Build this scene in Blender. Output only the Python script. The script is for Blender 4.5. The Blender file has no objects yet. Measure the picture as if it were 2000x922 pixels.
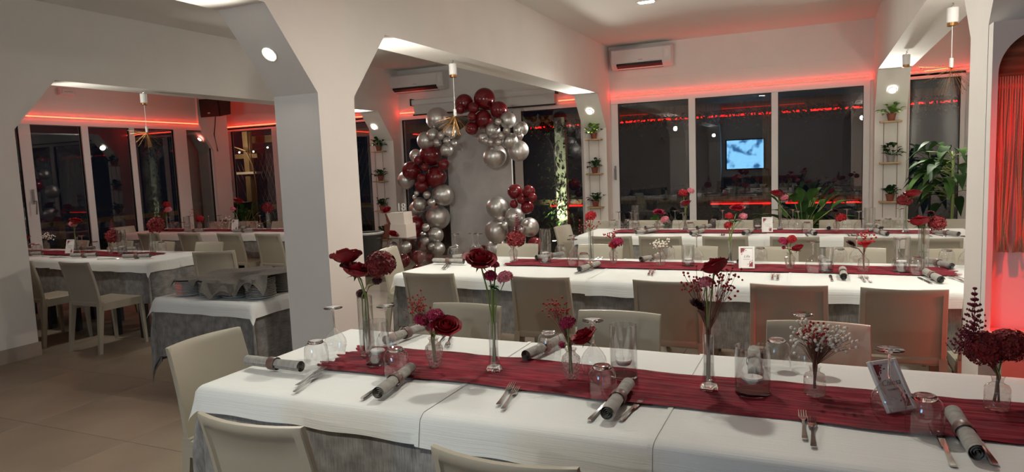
import bpy, math, random
from mathutils import Matrix, Vector, Euler, noise as mnoise

# ------------------------------------------------------------------ camera, world, exposure
scene = bpy.context.scene
col = scene.collection
cam_d = bpy.data.cameras.new('camera')
cam_d.sensor_width = 36.0
cam_d.lens = 36.0 * 1334.0 / 2000.0
cam_d.clip_start = 0.05
cam_d.clip_end = 200
cam = bpy.data.objects.new('camera', cam_d)
col.objects.link(cam)
right = Vector((0.9124, 0.4076, -0.0397))
fwd = Vector((-0.4095, 0.9066, -0.1021))
right.normalize()
fwd = (fwd - right * fwd.dot(right)).normalized()
up = right.cross(fwd)
cam.matrix_world = Matrix(((right.x, up.x, -fwd.x, 0.0),
                           (right.y, up.y, -fwd.y, 0.0),
                           (right.z, up.z, -fwd.z, 1.5),
                           (0, 0, 0, 1)))
scene.camera = cam

world = bpy.data.worlds.new('night')
scene.world = world
world.use_nodes = True
world.node_tree.nodes['Background'].inputs[0].default_value = (0.010, 0.013, 0.022, 1)
world.node_tree.nodes['Background'].inputs[1].default_value = 0.15

scene.view_settings.view_transform = 'Standard'
scene.view_settings.look = 'None'
scene.view_settings.gamma = 1.0
scene.view_settings.use_curve_mapping = False
scene.view_settings.exposure = 1.0
scene.cycles.caustics_reflective = False
scene.cycles.caustics_refractive = False
scene.cycles.transparent_max_bounces = 14
scene.cycles.max_bounces = 5
scene.cycles.diffuse_bounces = 3
scene.cycles.glossy_bounces = 2
scene.cycles.use_adaptive_sampling = True
scene.cycles.adaptive_threshold = 0.05
scene.cycles.sample_clamp_indirect = 4.0

WARM = (1.0, 0.975, 0.86)
POWER = 52.0          # W of one haunch spot

random.seed(7)
PI = math.pi

# ------------------------------------------------------------------ materials
MATS = {}

def nodes_of(m):
    m.use_nodes = True
    nt = m.node_tree
    return nt, nt.nodes['Principled BSDF']

def pmat(name, color, rough=0.5, metal=0.0, noise=0.0, nscale=20.0, bump=0.0, bscale=60.0, stretch=None,
         coat=0.0, sheen=0.0, trans=0.0, subsurf=0.0, ior=1.45, detail=4.0):
    m = bpy.data.materials.new(name)
    nt, b = nodes_of(m)
    b.inputs['Base Color'].default_value = (*color, 1)
    b.inputs['Roughness'].default_value = rough
    b.inputs['Metallic'].default_value = metal
    b.inputs['IOR'].default_value = ior
    b.inputs['Coat Weight'].default_value = coat
    b.inputs['Coat Roughness'].default_value = 0.08
    b.inputs['Sheen Weight'].default_value = sheen
    b.inputs['Transmission Weight'].default_value = trans
    if noise or bump:
        tc = nt.nodes.new('ShaderNodeTexCoord')
        mp = nt.nodes.new('ShaderNodeMapping')
        nt.links.new(tc.outputs['Object'], mp.inputs['Vector'])
        if stretch:
            mp.inputs['Scale'].default_value = stretch
        if noise:
            n = nt.nodes.new('ShaderNodeTexNoise')
            n.inputs['Scale'].default_value = nscale
            n.inputs['Detail'].default_value = detail
            nt.links.new(mp.outputs[0], n.inputs['Vector'])
            r = nt.nodes.new('ShaderNodeValToRGB')
            r.color_ramp.elements[0].position = 0.3
            r.color_ramp.elements[1].position = 0.7
            r.color_ramp.elements[0].color = tuple(max(0, c * (1 - noise)) for c in color) + (1,)
            r.color_ramp.elements[1].color = tuple(min(1, c * (1 + noise)) for c in color) + (1,)
            nt.links.new(n.outputs[0], r.inputs[0])
            nt.links.new(r.outputs[0], b.inputs['Base Color'])
        if bump:
            n2 = nt.nodes.new('ShaderNodeTexNoise')
            n2.inputs['Scale'].default_value = bscale
            n2.inputs['Detail'].default_value = 3
            nt.links.new(mp.outputs[0], n2.inputs['Vector'])
            bp = nt.nodes.new('ShaderNodeBump')
            bp.inputs['Strength'].default_value = bump
            bp.inputs['Distance'].default_value = 0.01
            nt.links.new(n2.outputs[0], bp.inputs['Height'])
            nt.links.new(bp.outputs[0], b.inputs['Normal'])
    MATS[name] = m
    return m

def emat(name, color, strength):
    m = bpy.data.materials.new(name)
    m.use_nodes = True
    nt = m.node_tree
    nt.nodes.clear()
    e = nt.nodes.new('ShaderNodeEmission')
    e.inputs[0].default_value = (*color, 1)
    e.inputs[1].default_value = strength
    o = nt.nodes.new('ShaderNodeOutputMaterial')
    nt.links.new(e.outputs[0], o.inputs[0])
    MATS[name] = m
    return m

def glassmat(name, ior=1.5, tint=(1, 1, 1), edge=(0.86, 0.87, 0.87), rough=0.0, bump=0.0, bscale=80.0, haze=0.0):
    """thin clear glass: transparent sheet with a fresnel mirror on it"""
    m = bpy.data.materials.new(name)
    m.use_nodes = True
    nt = m.node_tree
    nt.nodes.clear()
    o = nt.nodes.new('ShaderNodeOutputMaterial')
    t = nt.nodes.new('ShaderNodeBsdfTransparent')
    g = nt.nodes.new('ShaderNodeBsdfGlossy')
    g.inputs['Roughness'].default_value = rough
    lw = nt.nodes.new('ShaderNodeLayerWeight')
    lw.inputs[0].default_value = 0.35
    r = nt.nodes.new('ShaderNodeValToRGB')
    r.color_ramp.elements[0].position = 0.55
    r.color_ramp.elements[1].position = 1.0
    r.color_ramp.elements[0].color = (*tint, 1)
    r.color_ramp.elements[1].color = (*[a * b for a, b in zip(tint, edge)], 1)
    nt.links.new(lw.outputs['Facing'], r.inputs[0])
    nt.links.new(r.outputs[0], t.inputs[0])
    f = nt.nodes.new('ShaderNodeFresnel')
    ge = nt.nodes.new('ShaderNodeNewGeometry')          # same mirror strength on both faces of the sheet
    mi = nt.nodes.new('ShaderNodeMix')
    mi.data_type = 'FLOAT'
    mi.inputs[2].default_value = ior; mi.inputs[3].default_value = 1.0 / ior
    nt.links.new(ge.outputs['Backfacing'], mi.inputs[0])
    nt.links.new(mi.outputs[0], f.inputs[0])
    mx = nt.nodes.new('ShaderNodeMixShader')
    nt.links.new(f.outputs[0], mx.inputs[0])
    last = t
    if haze:
        d = nt.nodes.new('ShaderNodeBsdfTranslucent')
        d.inputs[0].default_value = (0.9, 0.85, 0.82, 1)
        d2 = nt.nodes.new('ShaderNodeBsdfDiffuse')
        d2.inputs[0].default_value = (0.85, 0.78, 0.76, 1)
        ad = nt.nodes.new('ShaderNodeMixShader')
        nt.links.new(d.outputs[0], ad.inputs[1])
        nt.links.new(d2.outputs[0], ad.inputs[2])
        m2 = nt.nodes.new('ShaderNodeMixShader')
        m2.inputs[0].default_value = haze
        nt.links.new(t.outputs[0], m2.inputs[1])
        nt.links.new(ad.outputs[0], m2.inputs[2])
        last = m2
    nt.links.new(last.outputs[0], mx.inputs[1])
    nt.links.new(g.outputs[0], mx.inputs[2])
    if bump:
        n2 = nt.nodes.new('ShaderNodeTexVoronoi')
        n2.inputs['Scale'].default_value = bscale
        tc = nt.nodes.new('ShaderNodeTexCoord')
        nt.links.new(tc.outputs['Object'], n2.inputs['Vector'])
        bp = nt.nodes.new('ShaderNodeBump')
        bp.inputs['Strength'].default_value = bump
        bp.inputs['Distance'].default_value = 0.01
        nt.links.new(n2.outputs[0], bp.inputs['Height'])
        nt.links.new(bp.outputs[0], g.inputs['Normal'])
        nt.links.new(bp.outputs[0], f.inputs['Normal'])
    nt.links.new(mx.outputs[0], o.inputs[0])
    MATS[name] = m
    return m

def weave_mat(name, color, var, sx, sy, bump, rough=0.9, rib=0.0, cross=1.0, sheen=0.12):
    """linen / ribbed cotton: two stretched noises crossed in the cloth's own flat coordinates"""
    m = bpy.data.materials.new(name)
    nt, b = nodes_of(m)
    b.inputs['Roughness'].default_value = rough
    b.inputs['Sheen Weight'].default_value = sheen
    tc = nt.nodes.new('ShaderNodeTexCoord')
    outs = []
    mm = max(sx, sy) * cross
    for sc in ((sx, sy, 1), (sy, sx, 1) if cross == 1.0 else (mm, mm, 1)):
        mp = nt.nodes.new('ShaderNodeMapping')
        mp.inputs['Scale'].default_value = sc
        nt.links.new(tc.outputs['UV'], mp.inputs['Vector'])
        n = nt.nodes.new('ShaderNodeTexNoise')
        n.inputs['Scale'].default_value = 1.0
        n.inputs['Detail'].default_value = 3.0
        nt.links.new(mp.outputs[0], n.inputs['Vector'])
        outs.append(n.outputs[0])
    ad = nt.nodes.new('ShaderNodeMath'); ad.operation = 'MULTIPLY'
    if rib:
        ad.operation = 'ADD'
    nt.links.new(outs[0], ad.inputs[0]); nt.links.new(outs[1], ad.inputs[1])
    r = nt.nodes.new('ShaderNodeValToRGB')
    lo, hi = (0.12, 0.42) if not rib else (0.7, 1.3)
    r.color_ramp.elements[0].position = lo if not rib else 0.0
    r.color_ramp.elements[1].position = hi if not rib else 1.0
    r.color_ramp.elements[0].color = (*[c * (1 - var) for c in color], 1)
    r.color_ramp.elements[1].color = (*[min(1, c * (1 + var)) for c in color], 1)
    nt.links.new(ad.outputs[0], r.inputs[0])
    nt.links.new(r.outputs[0], b.inputs['Base Color'])
    bp = nt.nodes.new('ShaderNodeBump')
    bp.inputs['Strength'].default_value = bump
    bp.inputs['Distance'].default_value = 0.004
    nt.links.new(outs[0] if rib else ad.outputs[0], bp.inputs['Height'])
    nt.links.new(bp.outputs[0], b.inputs['Normal'])
    MATS[name] = m
    return m

pmat('paint', (0.87, 0.83, 0.78), 0.75, noise=0.02, nscale=3, bump=0.04, bscale=90)
pmat('ceiling_paint', (0.87, 0.845, 0.80), 0.8, bump=0.03, bscale=70)
pmat('tile', (0.30, 0.235, 0.175), 0.48, noise=0.16, nscale=1.6, bump=0.03, bscale=30, detail=8)
pmat('grout', (0.20, 0.16, 0.125), 0.8)
pmat('base_tile', (0.42, 0.355, 0.29), 0.55, noise=0.06, nscale=4)
pmat('frame_white', (0.82, 0.80, 0.78), 0.42)
pmat('chair', (0.39, 0.35, 0.275), 0.42, bump=0.05, bscale=400)
weave_mat('white_cloth', (0.74, 0.745, 0.72), 0.03, 3, 240, 0.5, rough=0.85, rib=1)
weave_mat('linen', (0.25, 0.24, 0.23), 0.40, 300, 14, 0.3, cross=.06)
weave_mat('napkin', (0.32, 0.30, 0.27), 0.25, 12, 500, 0.3, cross=.1)
weave_mat('cover', (0.17, 0.152, 0.13), 0.25, 12, 400, 0.3, cross=.1)
weave_mat('gauze', (0.20, 0.007, 0.019), 0.5, 4, 130, 1.0, cross=.08, sheen=0.0)
pmat('table_wood', (0.30, 0.24, 0.18), 0.6)
pmat('black_metal', (0.015, 0.014, 0.014), 0.45)
pmat('black_plastic', (0.012, 0.012, 0.012), 0.4)
pmat('white_plastic', (0.78, 0.76, 0.74), 0.35)
pmat('grey_plastic', (0.30, 0.30, 0.30), 0.5)
pmat('porcelain', (0.82, 0.80, 0.77), 0.18, coat=0.4)
pmat('steel', (0.62, 0.60, 0.57), 0.16, metal=1.0)
pmat('band', (0.15, 0.085, 0.07), 0.4)
pmat('gold', (0.45, 0.24, 0.09), 0.35, metal=1.0)
pmat('silver_balloon', (0.66, 0.64, 0.62), 0.36, metal=0.85)
pmat('red_balloon', (0.17, 0.006, 0.012), 0.22, coat=0.6)
pmat('backdrop', (0.60, 0.565, 0.55), 0.8, noise=0.05, nscale=7, bump=0.15, bscale=40)
pmat('screen', (0.74, 0.72, 0.70), 0.8)
pmat('wood', (0.50, 0.33, 0.17), 0.5, noise=0.3, nscale=5, stretch=(1, 14, 14), bump=0.1, bscale=30)
pmat('dark_wood', (0.20, 0.085, 0.04), 0.5, noise=0.5, nscale=3, stretch=(1.5, 10, 16))
pmat('old_wood', (0.27, 0.20, 0.125), 0.7, noise=0.3, nscale=4, stretch=(12, 12, 1))
pmat('rope', (0.62, 0.40, 0.25), 0.9, bump=0.5, bscale=300)
pmat('twine', (0.25, 0.16, 0.10), 0.9)
pmat('terracotta', (0.28, 0.085, 0.05), 0.7)
pmat('wax', (0.85, 0.80, 0.76), 0.45)
pmat('paper', (0.84, 0.81, 0.78), 0.7)
pmat('card_white', (0.82, 0.80, 0.77), 0.4)
pmat('ink', (0.16, 0.13, 0.13), 0.8)
pmat('ink_rose', (0.30, 0.06, 0.075), 0.8)
pmat('cake', (0.83, 0.74, 0.66), 0.55)
pmat('cake_red', (0.17, 0.045, 0.03), 0.6)
pmat('soil', (0.03, 0.02, 0.015), 0.95)
pmat('leaf', (0.055, 0.13, 0.03), 0.55, noise=0.4, nscale=6)
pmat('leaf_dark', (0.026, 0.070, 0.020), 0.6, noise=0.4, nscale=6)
pmat('leaf_lamplit', (0.16, 0.27, 0.055), 0.4, noise=0.3, nscale=6)  # brighter leaf green, with the shelf lamp's light put into the colour
pmat('stem', (0.20, 0.26, 0.07), 0.5)
pmat('stem_brown', (0.17, 0.07, 0.045), 0.7)
pmat('bark', (0.16, 0.11, 0.07), 0.85, bump=0.5, bscale=60)
pmat('rose', (0.27, 0.004, 0.012), 0.55, noise=0.25, nscale=30)
pmat('dark', (0.045, 0.003, 0.010), 0.6)
pmat('mag', (0.33, 0.008, 0.055), 0.6)
pmat('pink', (0.72, 0.22, 0.27), 0.6, noise=0.3, nscale=60)
pmat('red', (0.42, 0.010, 0.018), 0.6)
pmat('hydr', (0.20, 0.012, 0.015), 0.6, noise=0.5, nscale=50)
pmat('gyp', (0.82, 0.76, 0.66), 0.7)
pmat('berry', (0.36, 0.012, 0.012), 0.5)
pmat('astilbe', (0.17, 0.010, 0.028), 0.7)
pmat('concrete', (0.10, 0.10, 0.10), 0.9, noise=0.3, nscale=3)
pmat('planter', (0.06, 0.055, 0.05), 0.7)
pmat('ivy', (0.05, 0.09, 0.025), 0.5, noise=0.5, nscale=10)
glassmat('glass', 2.15, tint=(0.97, 0.975, 0.975), edge=(0.72, 0.73, 0.73), rough=0.035)
glassmat('cut_glass', 1.8, tint=(0.93, 0.90, 0.88), edge=(0.6, 0.58, 0.57), rough=0.08, bump=1.0, bscale=110, haze=0.18)
glassmat('ribbed_glass', 1.8, tint=(0.94, 0.92, 0.90), edge=(0.6, 0.58, 0.57), rough=0.05, bump=0.6, bscale=70, haze=0.08)
glassmat('pane', 1.85, tint=(0.86, 0.86, 0.86), edge=(0.9, 0.9, 0.9))
glassmat('acrylic', 1.6, tint=(0.96, 0.96, 0.96), edge=(0.8, 0.8, 0.8), rough=0.02)
pmat('solid_glass', (1, 1, 1), 0.0, trans=1.0, ior=1.5)
glassmat('water', 1.45, tint=(0.94, 0.95, 0.95), edge=(0.75, 0.77, 0.77), rough=0.02)
for k_ in ('leaf', 'leaf_dark', 'leaf_lamplit', 'ivy'):
    MATS[k_].node_tree.nodes['Principled BSDF'].inputs['Specular IOR Level'].default_value = 0.2
emat('lens', (1.0, 0.93, 0.82), 60.0)
emat('lens_red', (1.0, 0.25, 0.2), 10.0)
emat('led', (1.0, 0.011, 0.006), 11.0)
emat('led_warm', (1.0, 0.032, 0.012), 11.0)
emat('led_out', (1.0, 0.008, 0.006), 2.4)
emat('fairy', (1.0, 0.85, 0.6), 6.0)

def tv_mat():
    m = bpy.data.materials.new('tv_picture')
    m.use_nodes = True
    nt = m.node_tree
    nt.nodes.clear()
    tc = nt.nodes.new('ShaderNodeTexCoord')
    n = nt.nodes.new('ShaderNodeTexNoise'); n.inputs['Scale'].default_value = 3.5
    nt.links.new(tc.outputs['Object'], n.inputs['Vector'])
    r = nt.nodes.new('ShaderNodeValToRGB')
    r.color_ramp.elements[0].color = (0.03, 0.12, 0.28, 1); r.color_ramp.elements[0].position = 0.35
    r.color_ramp.elements[1].color = (0.25, 0.62, 1.0, 1); r.color_ramp.elements[1].position = 0.5
    nt.links.new(n.outputs[0], r.inputs[0])
    e = nt.nodes.new('ShaderNodeEmission'); e.inputs[1].default_value = 4.5
    nt.links.new(r.outputs[0], e.inputs[0])
    o = nt.nodes.new('ShaderNodeOutputMaterial')
    nt.links.new(e.outputs[0], o.inputs[0])
    MATS['tv_picture'] = m
tv_mat()

# ------------------------------------------------------------------ mesh building
class MB:
    def __init__(self):
        self.v = []; self.f = []; self.uv = {}
    def add(self, vs, fs):
        o = len(self.v)
        self.v.extend([tuple(p) for p in vs])
        self.f.extend([tuple(i + o for i in f) for f in fs])
        return self
    def box(self, x0, x1, y0, y1, z0, z1):
        return self.add([(x0, y0, z0), (x1, y0, z0), (x1, y1, z0), (x0, y1, z0), (x0, y0, z1), (x1, y0, z1), (x1, y1, z1), (x0, y1, z1)],
                        [(3, 2, 1, 0), (4, 5, 6, 7), (0, 1, 5, 4), (1, 2, 6, 5), (2, 3, 7, 6), (3, 0, 4, 7)])
    def bbox(self, x0, x1, y0, y1, z0, z1, b=0.01):
        """box with chamfered edges (26-face)"""
        xs = (x0, x0 + b, x1 - b, x1); ys = (y0, y0 + b, y1 - b, y1); zs = (z0, z0 + b, z1 - b, z1)
        vs = []; idx = {}
        def vid(i, j, k):
            key = (i, j, k)
            if key not in idx:
                idx[key] = len(vs); vs.append((xs[i], ys[j], zs[k]))
            return idx[key]
        fs = []
        for k in (0, 3):
            q = [vid(1, 1, k), vid(2, 1, k), vid(2, 2, k), vid(1, 2, k)]
            fs.append(q if k else q[::-1])
        for j in (0, 3):
            q = [vid(1, j, 1), vid(2, j, 1), vid(2, j, 2), vid(1, j, 2)]
            fs.append(q if not j else q[::-1])
        for i in (0, 3):
            q = [vid(i, 1, 1), vid(i, 2, 1), vid(i, 2, 2), vid(i, 1, 2)]
            fs.append(q if i else q[::-1])
        c = lambda s: 1 if s == 0 else 2
        for j in (0, 3):
            for k in (0, 3):
                fs.append([vid(1, j, c(k)), vid(2, j, c(k)), vid(2, c(j), k), vid(1, c(j), k)])
        for i in (0, 3):
            for k in (0, 3):
                fs.append([vid(i, 1, c(k)), vid(i, 2, c(k)), vid(c(i), 2, k), vid(c(i), 1, k)])
            for j in (0, 3):
                fs.append([vid(i, c(j), 1), vid(i, c(j), 2), vid(c(i), j, 2), vid(c(i), j, 1)])
                for k in (0, 3):
                    fs.append([vid(i, c(j), c(k)), vid(c(i), j, c(k)), vid(c(i), c(j), k)])
        return self.add(vs, fs)
    def prism_x(self, pts, x0, x1):
        n = len(pts)
        vs = [(x0, y, z) for y, z in pts] + [(x1, y, z) for y, z in pts]
        fs = [tuple(range(n))[::-1], tuple(range(n, 2 * n))]
        fs += [(i, (i + 1) % n, n + (i + 1) % n, n + i) for i in range(n)]
        return self.add(vs, fs)
    def prism_y(self, pts, y0, y1):
        n = len(pts)
        vs = [(x, y0, z) for x, z in pts] + [(x, y1, z) for x, z in pts]
        fs = [tuple(range(n)), tuple(range(n, 2 * n))[::-1]]
        fs += [(i, n + i, n + (i + 1) % n, (i + 1) % n) for i in range(n)]
        return self.add(vs, fs)
    def lathe(self, prof, n=20, cap0=False, cap1=False, c=(0, 0, 0)):
        vs = []
        for r, z in prof:
            for i in range(n):
                a = 2 * PI * i / n
                vs.append((c[0] + r * math.cos(a), c[1] + r * math.sin(a), c[2] + z))
        fs = []
        for j in range(len(prof) - 1):
            for i in range(n):
                fs.append((j * n + i, j * n + (i + 1) % n, (j + 1) * n + (i + 1) % n, (j + 1) * n + i))
        if cap0: fs.append(tuple(range(n))[::-1])
        if cap1: fs.append(tuple((len(prof) - 1) * n + i for i in range(n)))
        return self.add(vs, fs)
    def tube(self, path, r, n=6, r1=None, cap=True):
        path = [Vector(p) for p in path]
        m = len(path)
        vs = []
        for k, p in enumerate(path):
            t = (path[min(k + 1, m - 1)] - path[max(k - 1, 0)])
            if t.length < 1e-9: t = Vector((0, 0, 1))
            t.normalize()
            a = t.orthogonal().normalized() if abs(t.z) > 0.95 else t.cross(Vector((0, 0, 1))).normalized()
            b = t.cross(a)
            rr = r if r1 is None else r + (r1 - r) * k / max(1, m - 1)
            for i in range(n):
                an = 2 * PI * i / n
                vs.append(p + a * (rr * math.cos(an)) + b * (rr * math.sin(an)))
        fs = []
        for k in range(m - 1):
            for i in range(n):
                fs.append((k * n + i, k * n + (i + 1) % n, (k + 1) * n + (i + 1) % n, (k + 1) * n + i))
        if cap:
            fs.append(tuple(range(n))[::-1]); fs.append(tuple((m - 1) * n + i for i in range(n)))
        return self.add(vs, fs)
    def sphere(self, c, r, nu=10, nv=6, sz=1.0):
        vs = [(c[0], c[1], c[2] - r * sz)]
        for j in range(1, nv):
            th = PI * j / nv
            for i in range(nu):
                a = 2 * PI * i / nu
                vs.append((c[0] + r * math.sin(th) * math.cos(a), c[1] + r * math.sin(th) * math.sin(a), c[2] - r * sz * math.cos(th)))
        vs.append((c[0], c[1], c[2] + r * sz))
        fs = []
        for i in range(nu):
            fs.append((0, 1 + (i + 1) % nu, 1 + i))
        for j in range(nv - 2):
            for i in range(nu):
                a = 1 + j * nu
                fs.append((a + i, a + (i + 1) % nu, a + nu + (i + 1) % nu, a + nu + i))
        a = 1 + (nv - 2) * nu
        for i in range(nu):
            fs.append((a + i, a + (i + 1) % nu, len(vs) - 1))
        return self.add(vs, fs)
    def octa(self, c, r, rz=None):
        rz = rz or r
        x, y, z = c
        return self.add([(x + r, y, z), (x - r, y, z), (x, y + r, z), (x, y - r, z), (x, y, z + rz), (x, y, z - rz)],
                        [(0, 2, 4), (2, 1, 4), (1, 3, 4), (3, 0, 4), (2, 0, 5), (1, 2, 5), (3, 1, 5), (0, 3, 5)])
    def grid(self, fn, nu, nv, us=None, vs_=None, uvfn=None):
        us = us or [i / nu for i in range(nu + 1)]
        vs_ = vs_ or [j / nv for j in range(nv + 1)]
        o = len(self.v)
        pts = []
        for j in vs_:
            for i in us:
                pts.append(fn(i, j))
                if uvfn: self.uv[o + len(pts) - 1] = uvfn(i, j)
        n = len(us)
        fs = [(j * n + i, j * n + i + 1, (j + 1) * n + i + 1, (j + 1) * n + i) for j in range(len(vs_) - 1) for i in range(n - 1)]
        return self.add(pts, fs)
    def xform(self, M, start=0):
        for i in range(start, len(self.v)):
            self.v[i] = tuple(M @ Vector(self.v[i]))
        return self
    def mesh(self, name, mat, smooth=False):
        me = bpy.data.meshes.new(name)
        me.from_pydata(self.v, [], self.f)
        me.update()
        if self.uv:
            ul = me.uv_layers.new(name='flat')
            for l in me.loops:
                ul.data[l.index].uv = self.uv.get(l.vertex_index, (0, 0))
        if mat:
            me.materials.append(MATS[mat])
        if smooth:
            me.polygons.foreach_set('use_smooth', [True] * len(me.polygons))
            if smooth is not True:
                try:
                    me.set_sharp_from_angle(angle=smooth)
                except Exception:
                    pass
        return me

SH = math.radians(38)

def ob(name, me, parent=None, loc=(0, 0, 0), rot=(0, 0, 0), scale=(1, 1, 1)):
    o = bpy.data.objects.new(name, me)
    col.objects.link(o)
    o.location = loc; o.rotation_euler = rot; o.scale = scale
    if parent: o.parent = parent
    return o

def tag(o, label, cat, group=None, kind=None):
    o['label'] = label; o['category'] = cat
    if group: o['group'] = group
    if kind: o['kind'] = kind
    return o

def thing(name, label, cat, loc=(0, 0, 0), rz=0.0, group=None):
    o = ob(name, None, None, loc, (0, 0, rz))
    o.empty_display_size = 0.05
    return tag(o, label, cat, group)

def struct(name, me, parent=None, loc=(0, 0, 0)):
    o = ob(name, me, parent, loc)
    if parent is None: o['kind'] = 'structure'
    return o

ORD = ['', 'first', 'second', 'third', 'fourth', 'fifth', 'sixth', 'seventh', 'eighth', 'ninth', 'tenth', 'eleventh', 'twelfth',
       'thirteenth', 'fourteenth', 'fifteenth', 'sixteenth', 'seventeenth', 'eighteenth', 'nineteenth', 'twentieth']
def nth(i, n, a='leftmost', b='rightmost'):
    if n == 1: return 'only'
    if i == 0: return a
    if i == n - 1: return b
    return ORD[i + 1] + ' from left' if a == 'leftmost' else ORD[i + 1] + ' from ' + a

def bezier(p0, p1, p2, n=6):
    p0, p1, p2 = Vector(p0), Vector(p1), Vector(p2)
    return [p0 * (1 - t) ** 2 + p1 * 2 * t * (1 - t) + p2 * t * t for t in [i / n for i in range(n + 1)]]

def spot(parent, loc, target, power, size=150, blend=0.7, color=WARM, radius=0.04):
    d = bpy.data.lights.new('spot_glow', 'SPOT')
    d.energy = power; d.color = color; d.spot_size = math.radians(size); d.spot_blend = blend; d.shadow_soft_size = radius
    o = bpy.data.objects.new('spot_glow', d)
    col.objects.link(o)
    o.location = loc
    o.rotation_euler = (Vector(target) - Vector(loc)).to_track_quat('-Z', 'Y').to_euler()
    if parent: 
        o.parent = parent
        o.matrix_parent_inverse = Matrix.Translation(-Vector(parent.location))
    return o


# ------------------------------------------------------------------ the room
CEIL = 3.11; ZB = 2.43; YB = 9.62; XL = -9.70; YR = -2.75; XR = 4.3
COLS = {'left': (-6.62, -6.285), 'middle': (-3.07, -2.73), 'right': (0.61, 0.945)}

floor = struct('floor', MB().box(-11, XR + .2, YR - .2, 10.0, -0.12, -0.008).mesh('floor', 'grout'))
tw = 0.90
tile_me = MB().bbox(-tw / 2 + .0015, tw / 2 - .0015, -tw / 2 + .0015, tw / 2 - .0015, -0.008, 0.0, 0.001).mesh('tile', 'tile')
for i in range(17):
    for j in range(14):
        struct('tile', tile_me, floor, (-10.4 + tw * i, -2.4 + tw * j, 0))

struct('ceiling', MB().box(-11, XR + .2, YR - .2, 10.0, CEIL, CEIL + .12).mesh('ceiling', 'ceiling_paint'))

prof = [(YR, 0), (-2.4, 0), (-2.4, 1.98), (-2.02, ZB), (2.93, ZB), (3.315, 1.98), (3.315, 0), (3.665, 0), (3.665, 1.98), (4.055, ZB),
        (9.02, ZB), (9.40, 1.98), (9.40, 0), (9.78, 0), (9.78, CEIL), (YR, CEIL)]
for k, (a, b) in COLS.items():
    struct('wall_portal_' + k, MB().prism_x(prof, a, b).mesh('portal', 'paint'))
    n = {'left': 1, 'middle': 2, 'right': 3}[k]
    bb = MB()
    for (y0, y1) in ((3.315, 3.665),):
        t = .014
        bb.box(a - t, b + t, y0 - t, y0, 0, .12).box(a - t, b + t, y1, y1 + t, 0, .12).box(a - t, a, y0, y1, 0, .12).box(b, b + t, y0, y1, 0, .12)
    struct('baseboard_' + k, bb.mesh('baseboard', 'base_tile'))

# back wall: header above the windows in two boards with a seam between, piers at the columns
hd = struct('wall_back', MB().box(-10.4, 1.75, YB, YB + .16, 2.375, 2.655).box(-10.4, 1.75, YB + .004, YB + .16, 2.655, 2.66).box(-10.4, 1.75, YB, YB + .16, 2.66, CEIL).mesh('header', 'paint'))
for k, (x0, x1) in enumerate(((-10.4, -10.12), (-6.83, -6.36), (-3.12, -2.72), (0.57, 0.985), (1.565, 1.75))):
    struct('pier', MB().box(x0, x1, YB + .02, YB + .16, 0, 2.375).mesh('pier', 'paint'), hd)
# left wall
lw = struct('wall_left', MB().box(XL - .16, XL, 3.3, 8.84, 2.375, CEIL).box(XL - .16, XL, YR, 3.3, 0, CEIL).mesh('left_wall', 'paint'))
struct('pier', MB().prism_x([(8.60, 2.43), (8.88, 1.97), (8.88, 0), (9.22, 0), (9.22, CEIL), (8.60, CEIL)], -10.05, -9.665).mesh('pier', 'paint'), lw)
struct('corner_return', MB().box(-10.4, -10.24, 8.8, YB + .16, 0, CEIL).mesh('corner', 'paint'), lw)
struct('ledge', MB().box(-10.24, -9.62, 9.24, 9.6, 0, 1.0).box(-10.24, -9.60, 9.22, 9.6, 1.0, 1.03).mesh('ledge', 'black_plastic'), lw)
# right side
struct('wall_right', MB().box(1.60, 1.75, 3.66, YB, 0, CEIL).box(XR, XR + .15, YR, 3.5, 0, CEIL).box(0.945, XR, 3.34, 3.66, 0, CEIL).mesh('right_wall', 'paint'))
# the wall behind the photographer
struct('wall_rear', MB().box(-11, XR + .2, YR - .16, YR, 0, CEIL).mesh('rear_wall', 'paint'))
struct('wall_outer', MB().box(-10.5, -10.4, YR, 9.8, -.1, 0.02).mesh('kerb', 'concrete'))

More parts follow.
